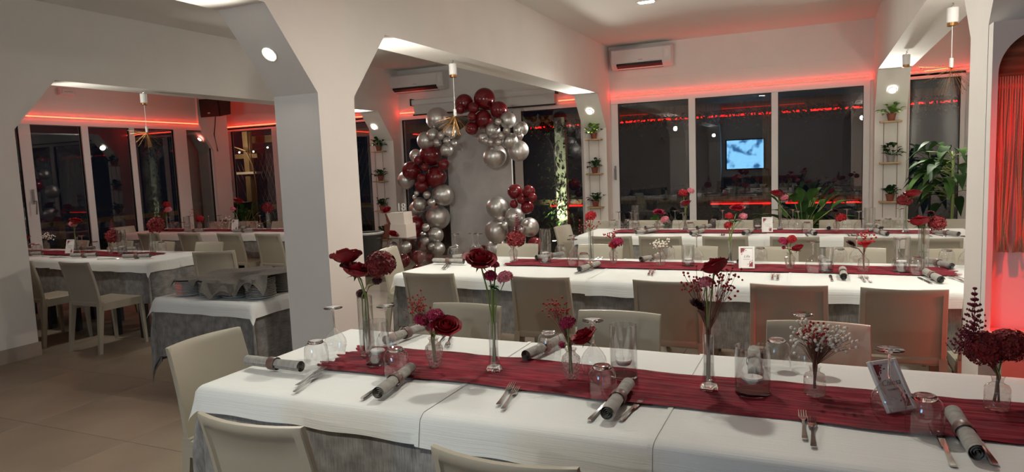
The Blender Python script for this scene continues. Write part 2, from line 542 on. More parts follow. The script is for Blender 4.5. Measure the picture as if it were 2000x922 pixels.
# ------------------------------------------------------------------ windows
WIN = [0]
def window(axis, plane, a0, a1, panes, z1, handle=None, depth=.07, mullion=True):
    """frame of rails and stiles with one glass pane in each opening; axis 'x' lies in the back wall, 'y' in the left wall"""
    WIN[0] += 1
    w = ob('window_%d' % WIN[0], None); w['kind'] = 'structure'
    z0 = 0.0
    def B(p0, p1, q0, q1, d0, d1):
        if axis == 'x': return (p0, p1, plane + d0, plane + d1, q0, q1)
        return (plane - d1, plane - d0, p0, p1, q0, q1)
    fr = MB()
    fr.box(*B(a0, a1, panes_z1(z1), z1, .0, depth)).box(*B(a0, a1, z0, z0 + .09, .0, depth))
    edges = [a0] + [e for p in panes for e in p] + [a1]
    struct('window_frame', fr.mesh('rail', 'frame_white'), w)
    for k in range(0, len(edges), 2):
        struct('stile', MB().box(*B(edges[k], edges[k + 1], z0 + .09, panes_z1(z1), .0 if k % 4 else .012, depth)).mesh('stile', 'frame_white'), w)
    for (p0, p1) in panes:
        struct('gasket', MB().box(*B(p0, p0 + .008, z0 + .09, panes_z1(z1), .02, .05)).box(*B(p1 - .008, p1, z0 + .09, panes_z1(z1), .02, .05))
               .box(*B(p0, p1, panes_z1(z1) - .012, panes_z1(z1), .02, .05)).mesh('gasket', 'black_plastic'), w)
        struct('pane', MB().box(*B(p0 + .008, p1 - .008, z0 + .09, panes_z1(z1) - .012, .030, .036)).mesh('pane', 'pane'), w)
    if handle:
        h = MB().box(*B(handle - .014, handle + .014, 1.24, 1.44, -.008, 0)).tube([(handle, plane - .04, 1.26), (handle, plane - .045, 1.40)] if axis == 'x' else [(plane + .035, handle, 1.10), (plane + .045, handle + .01, 1.28)], .010)
        if axis == 'x': h.tube([(handle, plane, 1.40), (handle, plane - .045, 1.40)], .009)
        else: h.tube([(plane, handle, 1.28), (plane + .045, handle + .01, 1.28)], .009)
        struct('handle', h.mesh('handle', 'grey_plastic'), w)
    return w
def panes_z1(z1): return z1 - .06
window('x', YB + .0, -2.72, 0.57, [(-2.62, -1.63), (-1.54, -0.57), (-0.49, 0.50)], 2.375, -2.67)
window('x', YB + .0, -6.36, -3.12, [(-6.25, -4.25), (-4.12, -3.18)], 2.375)
window('x', YB + .0, -10.12, -6.83, [(-10.03, -9.03), (-8.82, -7.75), (-7.62, -6.90)], 2.40, -10.08)
window('x', YB + .0, 0.985, 1.565, [(1.00, 1.52)], 2.40)
window('y', XL, 3.35, 8.88, [(3.45, 4.55), (4.63, 5.71), (5.86, 6.56), (6.66, 7.32), (7.41, 8.12), (8.36, 8.86)], 2.375, 5.80)
# ------------------------------------------------------------------ red light strips
def led(name, axis, fixed, a0, a1, z, label, mat='led', off=.012):
    if axis == 'x':
        rail = MB().box(a0, a1, fixed - .012, fixed, z - .012, z + .012); tubem = MB().box(a0, a1, fixed - .022, fixed - .012, z - .005, z + .005)
    elif axis == 'xr':
        rail = MB().box(a0, a1, fixed, fixed + .012, z - .012, z + .012); tubem = MB().box(a0, a1, fixed + .012, fixed + .022, z - .005, z + .005)
    else:
        rail = MB().box(fixed, fixed + .012, a0, a1, z - .012, z + .012); tubem = MB().box(fixed + .012, fixed + .022, a0, a1, z - .005, z + .005)
    t = thing(name, label, 'light strip', group='red light strips')
    ob('rail', rail.mesh('rail', 'white_plastic'), t); ob('glow_tube', tubem.mesh('glow', mat), t)
ZL = 2.425
led('light_strip', 'x', YB, -10.12, -6.64, ZL, 'orange-red light strip above the window left of the big column', 'led_warm')
led('light_strip', 'x', YB, -6.26, -5.78, ZL, 'short red light strip left of the rolled projection screen', 'led_warm')
led('light_strip', 'x', YB, -3.50, -3.09, ZL, 'short red light strip right of the projection screen', 'led_warm')
led('light_strip', 'x', YB, -2.72, 0.60, ZL, 'long red light strip above the wide three-pane window')
led('light_strip', 'x', YB, 0.96, 1.59, ZL, 'red light strip above the narrow window on the right')
led('light_strip', 'y', XL, 3.4, 8.60, ZL, 'orange-red light strip along the left window wall', 'led_warm')
led('light_strip', 'xr', YR, -4.2, -0.4, 2.98, 'thin red light strip high on the wall behind, mirrored in windows', 'led_out')
led('light_strip', 'xr', YR, -9.0, -5.0, 2.98, 'thin red light strip mirrored in the left panes', 'led_out')

# ------------------------------------------------------------------ spot lamps on the haunches and in the ceiling
def haunch_spot(x, y, z, ydir, label, power=POWER, lens='lens', size=154, color=WARM, tgt=None):
    t = thing('spot_lamp', label, 'lamp', (x, y, z), 0, 'spot lamps')
    n = Vector((0, ydir * 0.755, -0.656)).normalized()
    M = n.to_track_quat('Z', 'Y').to_matrix().to_4x4()
    rim = MB().lathe([(.036, 0), (.048, 0.002), (.050, .012), (.046, .016), (.036, .013)], 20).xform(M)
    ln = MB().lathe([(.0005, .010), (.020, .012), (.036, .011)], 20).xform(M)
    ob('rim', rim.mesh('rim', 'white_plastic', SH), t); ob('lens', ln.mesh('lens', lens), t)
    p = Vector((x, y, z)) + n * .05
    if power:
        spot(t, p, tgt if tgt else p + Vector((0, ydir * 1.0, -.5)), power, size, .6, color)
HZ = 2.205
haunch_spot(-2.90, 3.13, HZ, -1, 'glaring white spot lamp on the front slope of the big column', POWER * .5)
haunch_spot(-2.90, 3.86, HZ, 1, 'spot lamp on the rear slope of the big column', POWER * .6)
haunch_spot(0.78, 3.13, HZ, -1, 'unlit spot lamp on the front slope of the right column', 0, 'white_plastic')
haunch_spot(0.78, 3.86, HZ, 1, 'spot lamp on the rear slope of the right column', POWER * .6)
haunch_spot(-6.45, 3.86, HZ, 1, 'spot lamp on the rear slope of the left column', POWER * .3)
haunch_spot(-2.90, 9.20, HZ, -1, 'bright spot lamp above the plant shelves between the large windows', POWER * .9)
haunch_spot(0.775, 9.20, HZ, -1, 'bright spot lamp above the plant shelves on the right column', POWER * .9)
haunch_spot(-6.50, 9.20, HZ, -1, 'spot lamp above the plant shelves behind the big column', POWER * .7)
haunch_spot(-9.80, 8.72, 2.18, -1, 'small reddish spot lamp on the left window corner', 0, 'lens_red')
haunch_spot(-2.90, -2.22, HZ, 1, 'spot lamp on the middle rear column behind', POWER * .6)
def ceiling_spot(x, y, label, power, tgt=None, size=140):
    t = thing('ceiling_spot', label, 'lamp', (x, y, CEIL), 0, 'recessed ceiling lamps')
    ob('rim', MB().box(-.09, .09, -.05, .05, -.008, 0).mesh('rim', 'white_plastic'), t)
    ob('lens', MB().box(-.07, .07, -.035, .035, -.012, -.008).mesh('lens', 'lens'), t)
    spot(t, (x, y, CEIL - .03), tgt or (x, y, 0), power, size, .7, WARM, .05)
ceiling_spot(-1.615, 7.12, 'square recessed ceiling lamp at the top edge of the picture', 30)
ceiling_spot(-0.9, 3.42, 'recessed ceiling lamp over the nearest table', 58, None, 165)
ceiling_spot(-1.4, -0.4, 'recessed ceiling lamp behind the viewer', 90, (-1.5, .9, .3), 58)
ceiling_spot(-1.0, 5.6, 'recessed ceiling lamp over the middle table', 14)
# red flood on the right wall niche
rf = thing('red_floodlight', 'red floodlight on the ceiling in front of the rope niche', 'lamp', (2.0, 2.2, CEIL - .16), 0)
ob('housing', MB().lathe([(.05, 0), (.06, .05), (.06, .12), (.02, .16)], 16, True, True).mesh('housing', 'black_plastic', SH), rf)
ob('lens', MB().lathe([(.001, -.002), (.045, -.002)], 16).mesh('lens', 'lens_red'), rf)
spot(rf, (2.0, 2.2, CEIL - .18), (1.25, 3.3, 1.15), 170, 50, .5, (1.0, 0.010, 0.009), .04)
rw = thing('red_floor_lamp', 'red floor lamp behind the right column', 'lamp', (1.42, 3.86, 0))
ob('housing', MB().lathe([(.05, 0), (.06, .02), (.06, .20), (.04, .24)], 16, True, True).mesh('housing', 'black_plastic', SH), rw)
ob('lens', MB().lathe([(.001, .242), (.035, .242)], 16).mesh('lens', 'lens_red'), rw)
spot(rw, (1.40, 3.86, .30), (0.2, 4.0, .75), 11, 110, .4, (1.0, 0.03, 0.02), .03)

# ------------------------------------------------------------------ pendant lamps under the beams
def pendant(x, y, ztip, label, burst=True, down=True):
    t = thing('pendant_lamp', label, 'lamp', (x, y, ZB), 0, 'pendant lamps under the beams')
    ob('canopy', MB().lathe([(.030, -.125), (.034, -.12), (.034, -.035), (.030, -.03)], 18, True, True).mesh('canopy', 'white_plastic', SH), t)
    ob('hook', MB().tube([(0, 0, 0), (.008, 0, -.012), (-.006, 0, -.022), (0, 0, -.03)], .004).mesh('hook', 'steel'), t)
    ob('ring', MB().lathe([(.030, -.125), (.031, -.145), (.02, -.148)], 16, False, True).mesh('ring', 'gold', SH), t)
    if burst:
        zt = ztip - ZB
        ob('cord', MB().tube([(0, 0, -.14), (0, 0, zt + .05)], .0025).mesh('cord', 'white_plastic'), t)
        ob('socket', MB().lathe([(.009, zt), (.012, zt + .01), (.012, zt + .06), (.005, zt + .065)], 12, True, True).mesh('socket', 'white_plastic', SH), t)
        rnd = random.Random(int(x * 100) + 5)
        wires = MB()
        for i in range(58):
            a = rnd.random() * 2 * PI; th = rnd.uniform(0.15, 1.75); L = rnd.uniform(.15, .19)
            d = Vector((math.sin(th) * math.cos(a), math.sin(th) * math.sin(a), -math.cos(th)))
            e = Vector((0, 0, zt)) + d * L
            wires.tube([(0, 0, zt), e], .0007, 3, cap=False); wires.octa(e, .0032)
        ob('wire_burst', wires.mesh('burst', 'gold'), t)['kind'] = 'stuff'
pendant(-2.90, 5.317, 1.95, 'wire-burst pendant lamp hanging in front of the balloons')
pendant(0.78, 5.30, 2.02, 'wire-burst pendant lamp beside the right column')
pendant(0.75, 7.575, 0, 'white pendant canopy with a hook near the right shelves', burst=False)
pendant(-6.43, 5.05, 2.0, 'wire-burst pendant lamp before the left windows')

# ------------------------------------------------------------------ air conditioners, screen, speaker, emergency lamp
def aircon(x0, x1, z0, label):
    t = thing('air_conditioner', label, 'air conditioner', ((x0 + x1) / 2, YB, z0), 0, 'wall air conditioners')
    w = (x1 - x0) / 2; h = .285; d = .20
    pr = [(0, .03), (-.11, 0), (-d + .02, .05), (-d, .09), (-d, h - .03), (-d + .03, h), (0, h)]
    ob('body', MB().prism_x(pr, -w, w).mesh('body', 'white_plastic'), t)
    ob('outlet', MB().prism_x([(-.095, -.004), (-d + .012, .046), (-d + .004, .075), (-.085, .03)], -w + .07, w - .12).mesh('outlet', 'black_plastic'), t)
    ob('louvre', MB().prism_x([(-.10, .002), (-d + .018, .045), (-d + .014, .050), (-.10, .008)], -w + .08, w - .13).mesh('louvre', 'grey_plastic'), t)
    ob('front_panel', MB().bbox(-w + .012, w - .10, -d - .008, -d + .002, .088, h - .028, .003).mesh('panel', 'white_plastic'), t)
    ob('badge', MB().box(-.03, .03, -d - .010, -d - .007, .105, .112).mesh('badge', 'grey_plastic'), t)
    ob('side_label', MB().box(w - .075, w - .03, -d - .003, -d, .12, .22).mesh('side_label', 'paper'), t)
aircon(-2.64, -1.82, 2.765, 'white air conditioner above the wide window on the right')
aircon(-6.33, -5.33, 2.735, 'white air conditioner to the left above the balloon arch')

sc = thing('projection_screen', 'white projection screen rolled down a little above the balloons', 'screen', (-4.7, 9.46, 2.56))
ob('case', MB().bbox(-1.22, 1.22, -.05, .05, -.045, .045, .012).mesh('case', 'white_plastic'), sc)
ob('end_cap', MB().box(-1.235, -1.22, -.055, .055, -.05, .06).mesh('cap', 'black_plastic'), sc)
ob('end_cap', MB().box(1.22, 1.235, -.055, .055, -.05, .06).mesh('cap', 'black_plastic'), sc)
ob('fabric', MB().box(-1.19, 1.19, -.012, -.008, -.185, -.04).mesh('fabric', 'screen'), sc)
ob('bracket', MB().box(-1.1, -1.06, .05, .16, -.03, .03).box(1.06, 1.1, .05, .16, -.03, .03).mesh('bracket', 'white_plastic'), sc)['kind'] = 'stuff'
ob('bottom_bar', MB().box(-1.21, 1.21, -.02, .0, -.205, -.185).mesh('bar', 'black_plastic'), sc)

sp = thing('loudspeaker', 'black loudspeaker hung in the upper left corner', 'speaker', (-9.45, 8.80, 2.70), math.radians(8))
ob('cabinet', MB().prism_x([(-.16, -.17), (-.18, .13), (.12, .15), (.10, -.12)], -.19, .21).mesh('cabinet', 'black_plastic'), sp)
ob('grille', MB().prism_x([(-.172, -.16), (-.19, .12), (-.178, .12), (-.160, -.16)], -.175, .195).mesh('grille', 'black_metal'), sp)
ob('badge', MB().box(-.03, .02, -.180, -.172, -.12, -.095).mesh('badge', 'steel'), sp)
ob('bracket', MB().box(-.26, -.15, -.03, .03, -.05, .05).mesh('bracket', 'black_metal'), sp)
ob('speaker_cable', MB().tube([(-9.46, 8.78, 2.54), (-9.55, 8.84, 2.40), (-9.652, 8.90, 2.25), (-9.652, 8.95, 1.96)], .008).mesh('cable', 'black_plastic'))
tag(bpy.data.objects['speaker_cable'], 'black cable hanging below the loudspeaker', 'cable')
el = thing('emergency_lamp', 'small white emergency lamp on the upper left wall', 'lamp', (XL, 6.39, 2.785))
ob('body', MB().bbox(0, .05, -.11, .11, -.048, .048, .008).mesh('body', 'white_plastic'), el)
ob('diffuser', MB().bbox(.045, .06, -.085, .085, -.03, .03, .004).mesh('diffuser', 'frame_white'), el)
ob('slot', MB().box(.059, .062, -.06, .06, -.003, .003).mesh('slot', 'grey_plastic'), el)

# television on the wall behind the photographer (seen mirrored in the window)
tv = thing('television', 'television showing a bright blue picture, mirrored in the wide window', 'television', (-2.05, YR + .08, 1.57))
ob('casing', MB().box(-.57, .57, -.04, .03, -.46, .46).mesh('casing', 'black_plastic'), tv)
ob('picture', MB().box(-.53, .53, .031, .034, -.43, .43).mesh('picture', 'tv_picture'), tv)
cb = thing('sideboard', 'dark sideboard under the television, mirrored in the window', 'cabinet', (-1.55, YR + .26, 0))
ob('body', MB().box(-1.1, 1.1, -.22, .2, .0, .86).mesh('body', 'black_plastic'), cb)
ob('top', MB().box(-1.12, 1.12, -.22, .23, .86, .90).mesh('top', 'dark_wood'), cb)

# ------------------------------------------------------------------ rope niche on the right
nw = struct('trim_1', None)
x0, x1, z0, z1 = 0.632, 1.75, 0.765, 1.945
ox0, ox1, oz0, oz1 = 0.6115, 1.85, 0.72, 1.978
inner = []
rc = .165
N = 14
inner.append((x0, z0))
for i in range(N + 1):
    a = PI - i * PI / 2 / N
    inner.append((x0 + rc + rc * math.cos(a), z1 - rc + rc * math.sin(a)))
for i in range(N + 1):
    a = PI / 2 - i * PI / 2 / N
    inner.append((x1 - rc + rc * math.cos(a), z1 - rc + rc * math.sin(a)))
inner.append((x1, z0))
outer = [(ox0, oz0)] + [(ox0, oz1) if i < N else (x0 + rc, oz1) for i in range(N + 1)] + [(x1 - rc, oz1) if i == 0 else (ox1, oz1) for i in range(N + 1)] + [(ox1, oz0)]
n = len(inner)
ya, yb = 3.235, 3.312
pm = MB().add([(x, ya, z) for x, z in outer] + [(x, ya, z) for x, z in inner] + [(x, yb, z) for x, z in inner] + [(x, yb, z) for x, z in outer],
              [(i, i + 1, n + i + 1, n + i) for i in range(n - 1)] + [(n + i, n + i + 1, 2 * n + i + 1, 2 * n + i) for i in range(n - 1)] +
              [(3 * n + i, 3 * n + i + 1, i + 1, i) for i in range(n - 1)])
struct('arch_panel', pm.mesh('arch_panel', 'paint'), nw)
struct('back_board', MB().box(.945, 1.85, 3.30, 3.335, 0.0, 1.97).mesh('back_board', 'paint'), nw)
struct('wood_lining', MB().box(x0 + .003, x1 - .003, 3.285, 3.298, 1.775, 1.935).mesh('wood_lining', 'dark_wood'), nw)
struct('ledge', MB().bbox(.62, 1.85, 3.12, 3.305, .715, .762, .004).mesh('ledge', 'white_plastic'), nw)
rp = thing('rope_curtain', 'brown rope curtain hanging in the red-lit arch', 'curtain', (0, 3.262, 1.775))
rnd = random.Random(3)
ob('rail', MB().tube([(x0 + .004, 0, 0), (x1 - .004, 0, 0)], .006).mesh('rail', 'dark_wood'), rp)
for i in range(130):
    x = x0 + .012 + i * (x1 - x0 - .03) / 129
    bunch = (int(i / 7) + .5) * 7 * (x1 - x0) / 130 + x0
    xb = x * .55 + bunch * .45
    pth = [(x, 0, 0), (x + rnd.uniform(-.003, .003), rnd.uniform(-.012, .012), -.3), (xb, rnd.uniform(-.01, .01), -.62), (xb + rnd.uniform(-.012, .012), rnd.uniform(-.015, .01), -.695)]
    ob('rope', MB().tube(pth, .0032, 5, .0042).mesh('rope', 'rope', True), rp)

# ------------------------------------------------------------------ tables and cloths
TN = {'T1': 'the nearest table', 'T2': 'the middle table', 'T3': 'the window table', 'T4': 'the left middle table', 'T5': 'the far left table'}
TAB = {'T1': (-2.04, 1.45, 1.735, 2.60), 'T2': (-2.80, 0.98, 4.14, 5.09), 'T3': (-2.28, 1.22, 6.67, 7.42), 'T4': (-8.75, -5.62, 4.30, 5.00), 'T5': (-9.15, -5.75, 6.62, 7.38)}

def drape(x0, x1, y0, y1, top, dl, dr, df, db, step=.03, flare=.04, wav=.006, seed=0, rr=.018, hemvar=.008, fold=None):
    """cloth over a table edge: flat on top, rounded over the edge, hanging with soft waves, pointed at the corners"""
    rnd = random.Random(seed)
    ph = [rnd.uniform(0, 6.28) for _ in range(8)]
    def axis(a0, a1, d0, d1):
        v = []
        if d0 > 0:
            m = max(4, int(d0 / .025)); v += [a0 - d0 * (1 - i / m) for i in range(m)]
        m = max(2, int((a1 - a0) / step)); v += [a0 + (a1 - a0) * i / m for i in range(m + 1)]
        if d1 > 0:
            m = max(4, int(d1 / .025)); v += [a1 + d1 * (i + 1) / m for i in range(m)]
        return v
    xs = axis(x0, x1, dl, dr); ys = axis(y0, y1, df, db)
    def fn(x, y):
        ox = x - x0 if x < x0 else (x - x1 if x > x1 else 0.0)
        oy = y - y0 if y < y0 else (y - y1 if y > y1 else 0.0)
        cx = min(max(x, x0), x1); cy = min(max(y, y0), y1)
        d = math.hypot(ox, oy)
        if d < 1e-9:
            return (x, y, top + .0008 * math.sin(9 * x + ph[0]) * math.sin(11 * y + ph[1]))
        ux, uy = ox / d, oy / d
        q = rr * PI / 2
        if d < q:
            h = rr * math.sin(d / rr); v = rr * (1 - math.cos(d / rr))
        else:
            h = rr + flare * (d - q); v = rr + (d - q) * .998
        t = cx * 7.3 + cy * 6.1
        k = min(1.0, d / .25)
        h += wav * k * (math.sin(t + ph[2]) + .6 * math.sin(2.3 * t + ph[3]) + .4 * math.sin(4.7 * t + ph[4]))
        if ox and oy:
            an = math.atan2(abs(uy), abs(ux))
            h += .035 * k * math.cos(4 * (an - PI / 4)) * min(1, d / .15)
        v *= 1 + hemvar / .1 * .25 * math.sin(3.1 * t + ph[5])
        return (cx + ux * h, cy + uy * h, top - v)
    return MB().grid(fn, 0, 0, xs, ys, uvfn=lambda x, y: (x, y))

def table(key, x0, x1, y0, y1, z, legx, label):
    t = thing('banquet_table', label, 'table', ((x0 + x1) / 2, (y0 + y1) / 2, 0), 0, 'cloth-covered tables')
    hx = (x1 - x0) / 2; hy = (y1 - y0) / 2
    ob('tabletop', MB().box(-hx + .01, hx - .01, -hy + .01, hy - .01, z - .04, z - .008).mesh('top', 'table_wood'), t)
    lm = MB().box(-.03, .03, -.03, .03, 0, z - .04).mesh('leg', 'black_metal')
    for lx in legx:
        for sy in (-1, 1):
            ob('leg', lm, t, (lx - (x0 + x1) / 2, sy * (hy - .12), 0))

def cloths(key, splits, top=.754, drop=.10, under=.39, seed=1, left=True, right=True):
    x0, x1, y0, y1 = TAB[key]
    u = drape(x0, x1, y0, y1, top - .004, under, under, under, under, .12, .02, .0035, seed, hemvar=.004, rr=.012)
    tag(ob('under_cloth', u.mesh('under', 'linen', True)), 'grey linen under-cloth hanging below the white cloth on ' + TN[key], 'tablecloth', 'grey under-cloths')
    xs = [x0] + splits + [x1]
    m = len(xs) - 1
    for i in range(m):
        a, b = xs[i], xs[i + 1]
        end0, end1 = i == 0 and left, i == m - 1 and right
        dd = drop + (.012 if i % 2 else 0)
        c = drape(a if end0 else a + .002, b if end1 else b + .012, y0 - .002, y1 + .002, top + .002 * i, dd if end0 else 0, dd if end1 else 0, dd, dd, .03, .14, .004, seed * 10 + i, hemvar=.012, rr=.024)
        lab = 'white ribbed tablecloth, %s of those on %s' % (nth(i, m), TN[key]) if m > 1 else 'single white tablecloth on ' + TN[key]
        co = tag(ob('tablecloth', c.mesh('cloth', 'white_cloth', True)), lab, 'tablecloth', 'white tablecloths')
        if i:
            hm = drape(a + .001, a + .016, y0 - .003, y1 + .003, top + .002 * i + .0022, 0, 0, dd, dd, .03, .155, .004, seed * 10 + i, hemvar=.012, rr=.0255)
            ob('hem', hm.mesh('hem', 'white_cloth', True), co)

def runner(key, x0, x1, y0, y1, top, seed, ragged=.02):
    rnd = random.Random(seed)
    ph = [rnd.uniform(0, 6.28) for _ in range(10)]
    def fn(u, v):
        x = x0 + (x1 - x0) * u; t = (v - .5) * 2
        w = (y1 - y0) / 2
        yy = (y0 + y1) / 2 + t * w * (1 + .035 * math.sin(7 * x + ph[0] + t) + .025 * math.sin(17 * x + ph[1])) + .010 * math.sin(2.2 * x + ph[2])
        z = top + .005 + .006 * mnoise.noise((x * 2.5 + seed, t * 11, 0)) + .005 * mnoise.noise((x * 5 + seed, t * 24, 3)) + .002 * mnoise.noise((x * 14, t * 40, 7))
        e = ragged * (math.sin(t * 9 + ph[6]) + .6 * math.sin(t * 23 + ph[7]))
        x += e * max(0, 1 - u * 12) - e * max(0, 1 - (1 - u) * 12)
        return (x, yy, z)
    n = int((x1 - x0) / .04)
    mb = MB().grid(fn, n * 2, 56, uvfn=lambda u, v: (u * (x1 - x0), v * (y1 - y0)))
    tag(ob('table_runner', mb.mesh('runner', 'gauze', True)), 'crinkled dark red gauze runner along the middle of ' + TN[key], 'table runner', 'red table runners')

for k, lx, sp_, sd in (('T1', (-1.8, -.9, .2, 1.2), [-1.12, -0.41], 11), ('T2', (-2.5, -1.6, -.3, .7), [-1.36, -0.17], 22), ('T3', (-2.0, -1.0, .1, .95), [-1.55, -0.45, .45], 33),
                       ('T4', (-8.4, -7.3, -6.9, -6.3, -5.9), [-7.0], 44), ('T5', (-8.9, -8.0, -7.0, -6.0), [-7.75, -6.9], 55)):
    x0, x1, y0, y1 = TAB[k]
    table(k, x0, x1, y0, y1, .754, lx, 'long banquet table covered with cloths, ' + {'T1': 'nearest to the viewer', 'T2': 'middle of the three on the right', 'T3': 'along the wide windows', 'T4': 'on the left behind the plates', 'T5': 'far left by the windows'}[k])
    cloths(k, sp_, seed=sd)
runner('T1', -1.76, 1.40, 2.00, 2.335, .759, 1)
runner('T2', -2.17, 0.74, 4.60, 4.93, .759, 2)
runner('T3', -1.98, 0.92, 6.93, 7.25, .759, 3)
runner('T4', -8.7, -6.0, 4.52, 4.82, .759, 4)
runner('T5', -8.9, -5.9, 6.92, 7.22, .759, 5)

# serving table with plates
table('S', -4.14, -3.27, 3.20, 3.92, .70, (-4.05, -3.36), 'small serving table with plate stacks beside the big column')
tag(ob('under_cloth', drape(-4.14, -3.27, 3.20, 3.92, .694, .44, .44, .40, .40, .06, .03, .004, 77, rr=.012).mesh('under', 'linen', True)), 'grey linen cloth with a long hanging corner under the plate stacks', 'tablecloth', 'grey under-cloths')
tag(ob('tablecloth', drape(-4.14, -3.27, 3.20, 3.92, .700, .11, .10, .10, .10, .03, .22, .008, 78).mesh('cloth', 'white_cloth', True)), 'white cloth on the serving table under the plate stacks', 'tablecloth', 'white tablecloths')
plate = MB().lathe([(.001, .004), (.045, .002), (.055, .0), (.062, .004), (.085, .011), (.097, .0155), (.098, .0175), (.084, .0145), (.060, .008), (.001, .007)], 32).mesh('plate', 'porcelain', SH)
stacks = [('front row, leftmost', -3.955, 3.335, 9), ('front row, second from left', -3.735, 3.335, 9), ('front row, third from left', -3.545, 3.345, 8), ('front row, rightmost', -3.345, 3.36, 12), ('back row, right', -3.39, 3.62, 12),
          ('back row, middle', -3.64, 3.64, 11), ('back row, left', -3.88, 3.66, 10)]
rnd = random.Random(5)
for nm, x, y, cnt in stacks:
    for i in range(cnt):
        lab = 'white plate in the %s stack, %s' % (nm.replace(',', ''), 'at the bottom' if i == 0 else ('at the top' if i == cnt - 1 else ORD[i + 1] + ' from the bottom'))
        tag(ob('plate', plate, None, (x + rnd.uniform(-.002, .002), y + rnd.uniform(-.002, .002), .7035 + i * .0107)), lab, 'plate', 'stacked dinner plates')

def cover(name, cx, cy, w, h, rot, zfn, label, seed):
    """a grey cloth lying over the plate stacks, its rim drooping over their edges"""
    rn = random.Random(seed); ph = [rn.uniform(0, 6) for _ in range(6)]
    ca, sa = math.cos(rot), math.sin(rot)
    def fn(u, v):
        a = (u - .5) * w; b = (v - .5) * h
        x = cx + a * ca - b * sa; y = cy + a * sa + b * ca
        return (x, y, zfn(x, y) + .003 * math.sin(14 * x + 9 * y + ph[0]) + .003 * math.sin(23 * y - 8 * x + ph[1]))
    mb = MB().grid(fn, 34, 30, uvfn=lambda u, v: (u * w, v * h))
    tag(ob(name, mb.mesh(name, 'cover', True)), label, 'cloth', 'grey cloths over the plates')
def topz(x, y):
    best = .706
    num = 0; den = 0
    for nm, sx, sy, cnt in stacks:
        d = math.hypot(x - sx, y - sy)
        h = .7035 + cnt * .0107 + .016
        w = math.exp(-(d / .10) ** 2)
        num += w * h; den += w
    z = num / den if den > 1e-9 else .82
    ymin = 3.235
    dmin = min(math.hypot(x - s[1], y - s[2]) for s in stacks)
    over = max(0, dmin - .104)
    if y < 3.30 or x < -4.0 or y > 3.7: z -= over * 1.9
    return z
cover('cover_cloth', -3.82, 3.52, .50, .52, .03, lambda x, y: max(.708, topz(x, y) + .002), 'grey cloth covering the left plate stacks', 1)
cover('cover_cloth', -3.50, 3.50, .50, .56, .12, lambda x, y: max(.708, topz(x, y) + .010), 'grey cloth covering the right plate stacks', 2)
def flapf(w, h, x, y, z, label, seed, tip):
    rn = random.Random(seed); ph = rn.uniform(0, 6)
    def fn(u, v):
        wd = w * (1 - v * tip)
        return (x + (u - .5) * wd + v * w * .06, y - .004 - .012 * v + .005 * math.sin(9 * u + ph), z - h * v * (1 - .25 * tip * 0) )
    tag(ob('hanging_cloth', MB().grid(fn, 12, 8, uvfn=lambda u, v: (u * w, v * h)).mesh('flap', 'cover', True)), label, 'cloth', 'grey cloths over the plates')
flapf(.27, .075, -3.58, 3.235, .812, 'grey cloth fold hanging before the middle plate stacks', 3, .25)
flapf(.15, .075, -3.345, 3.250, .842, 'pointed grey cloth corner hanging over the right plate stack', 4, .95)

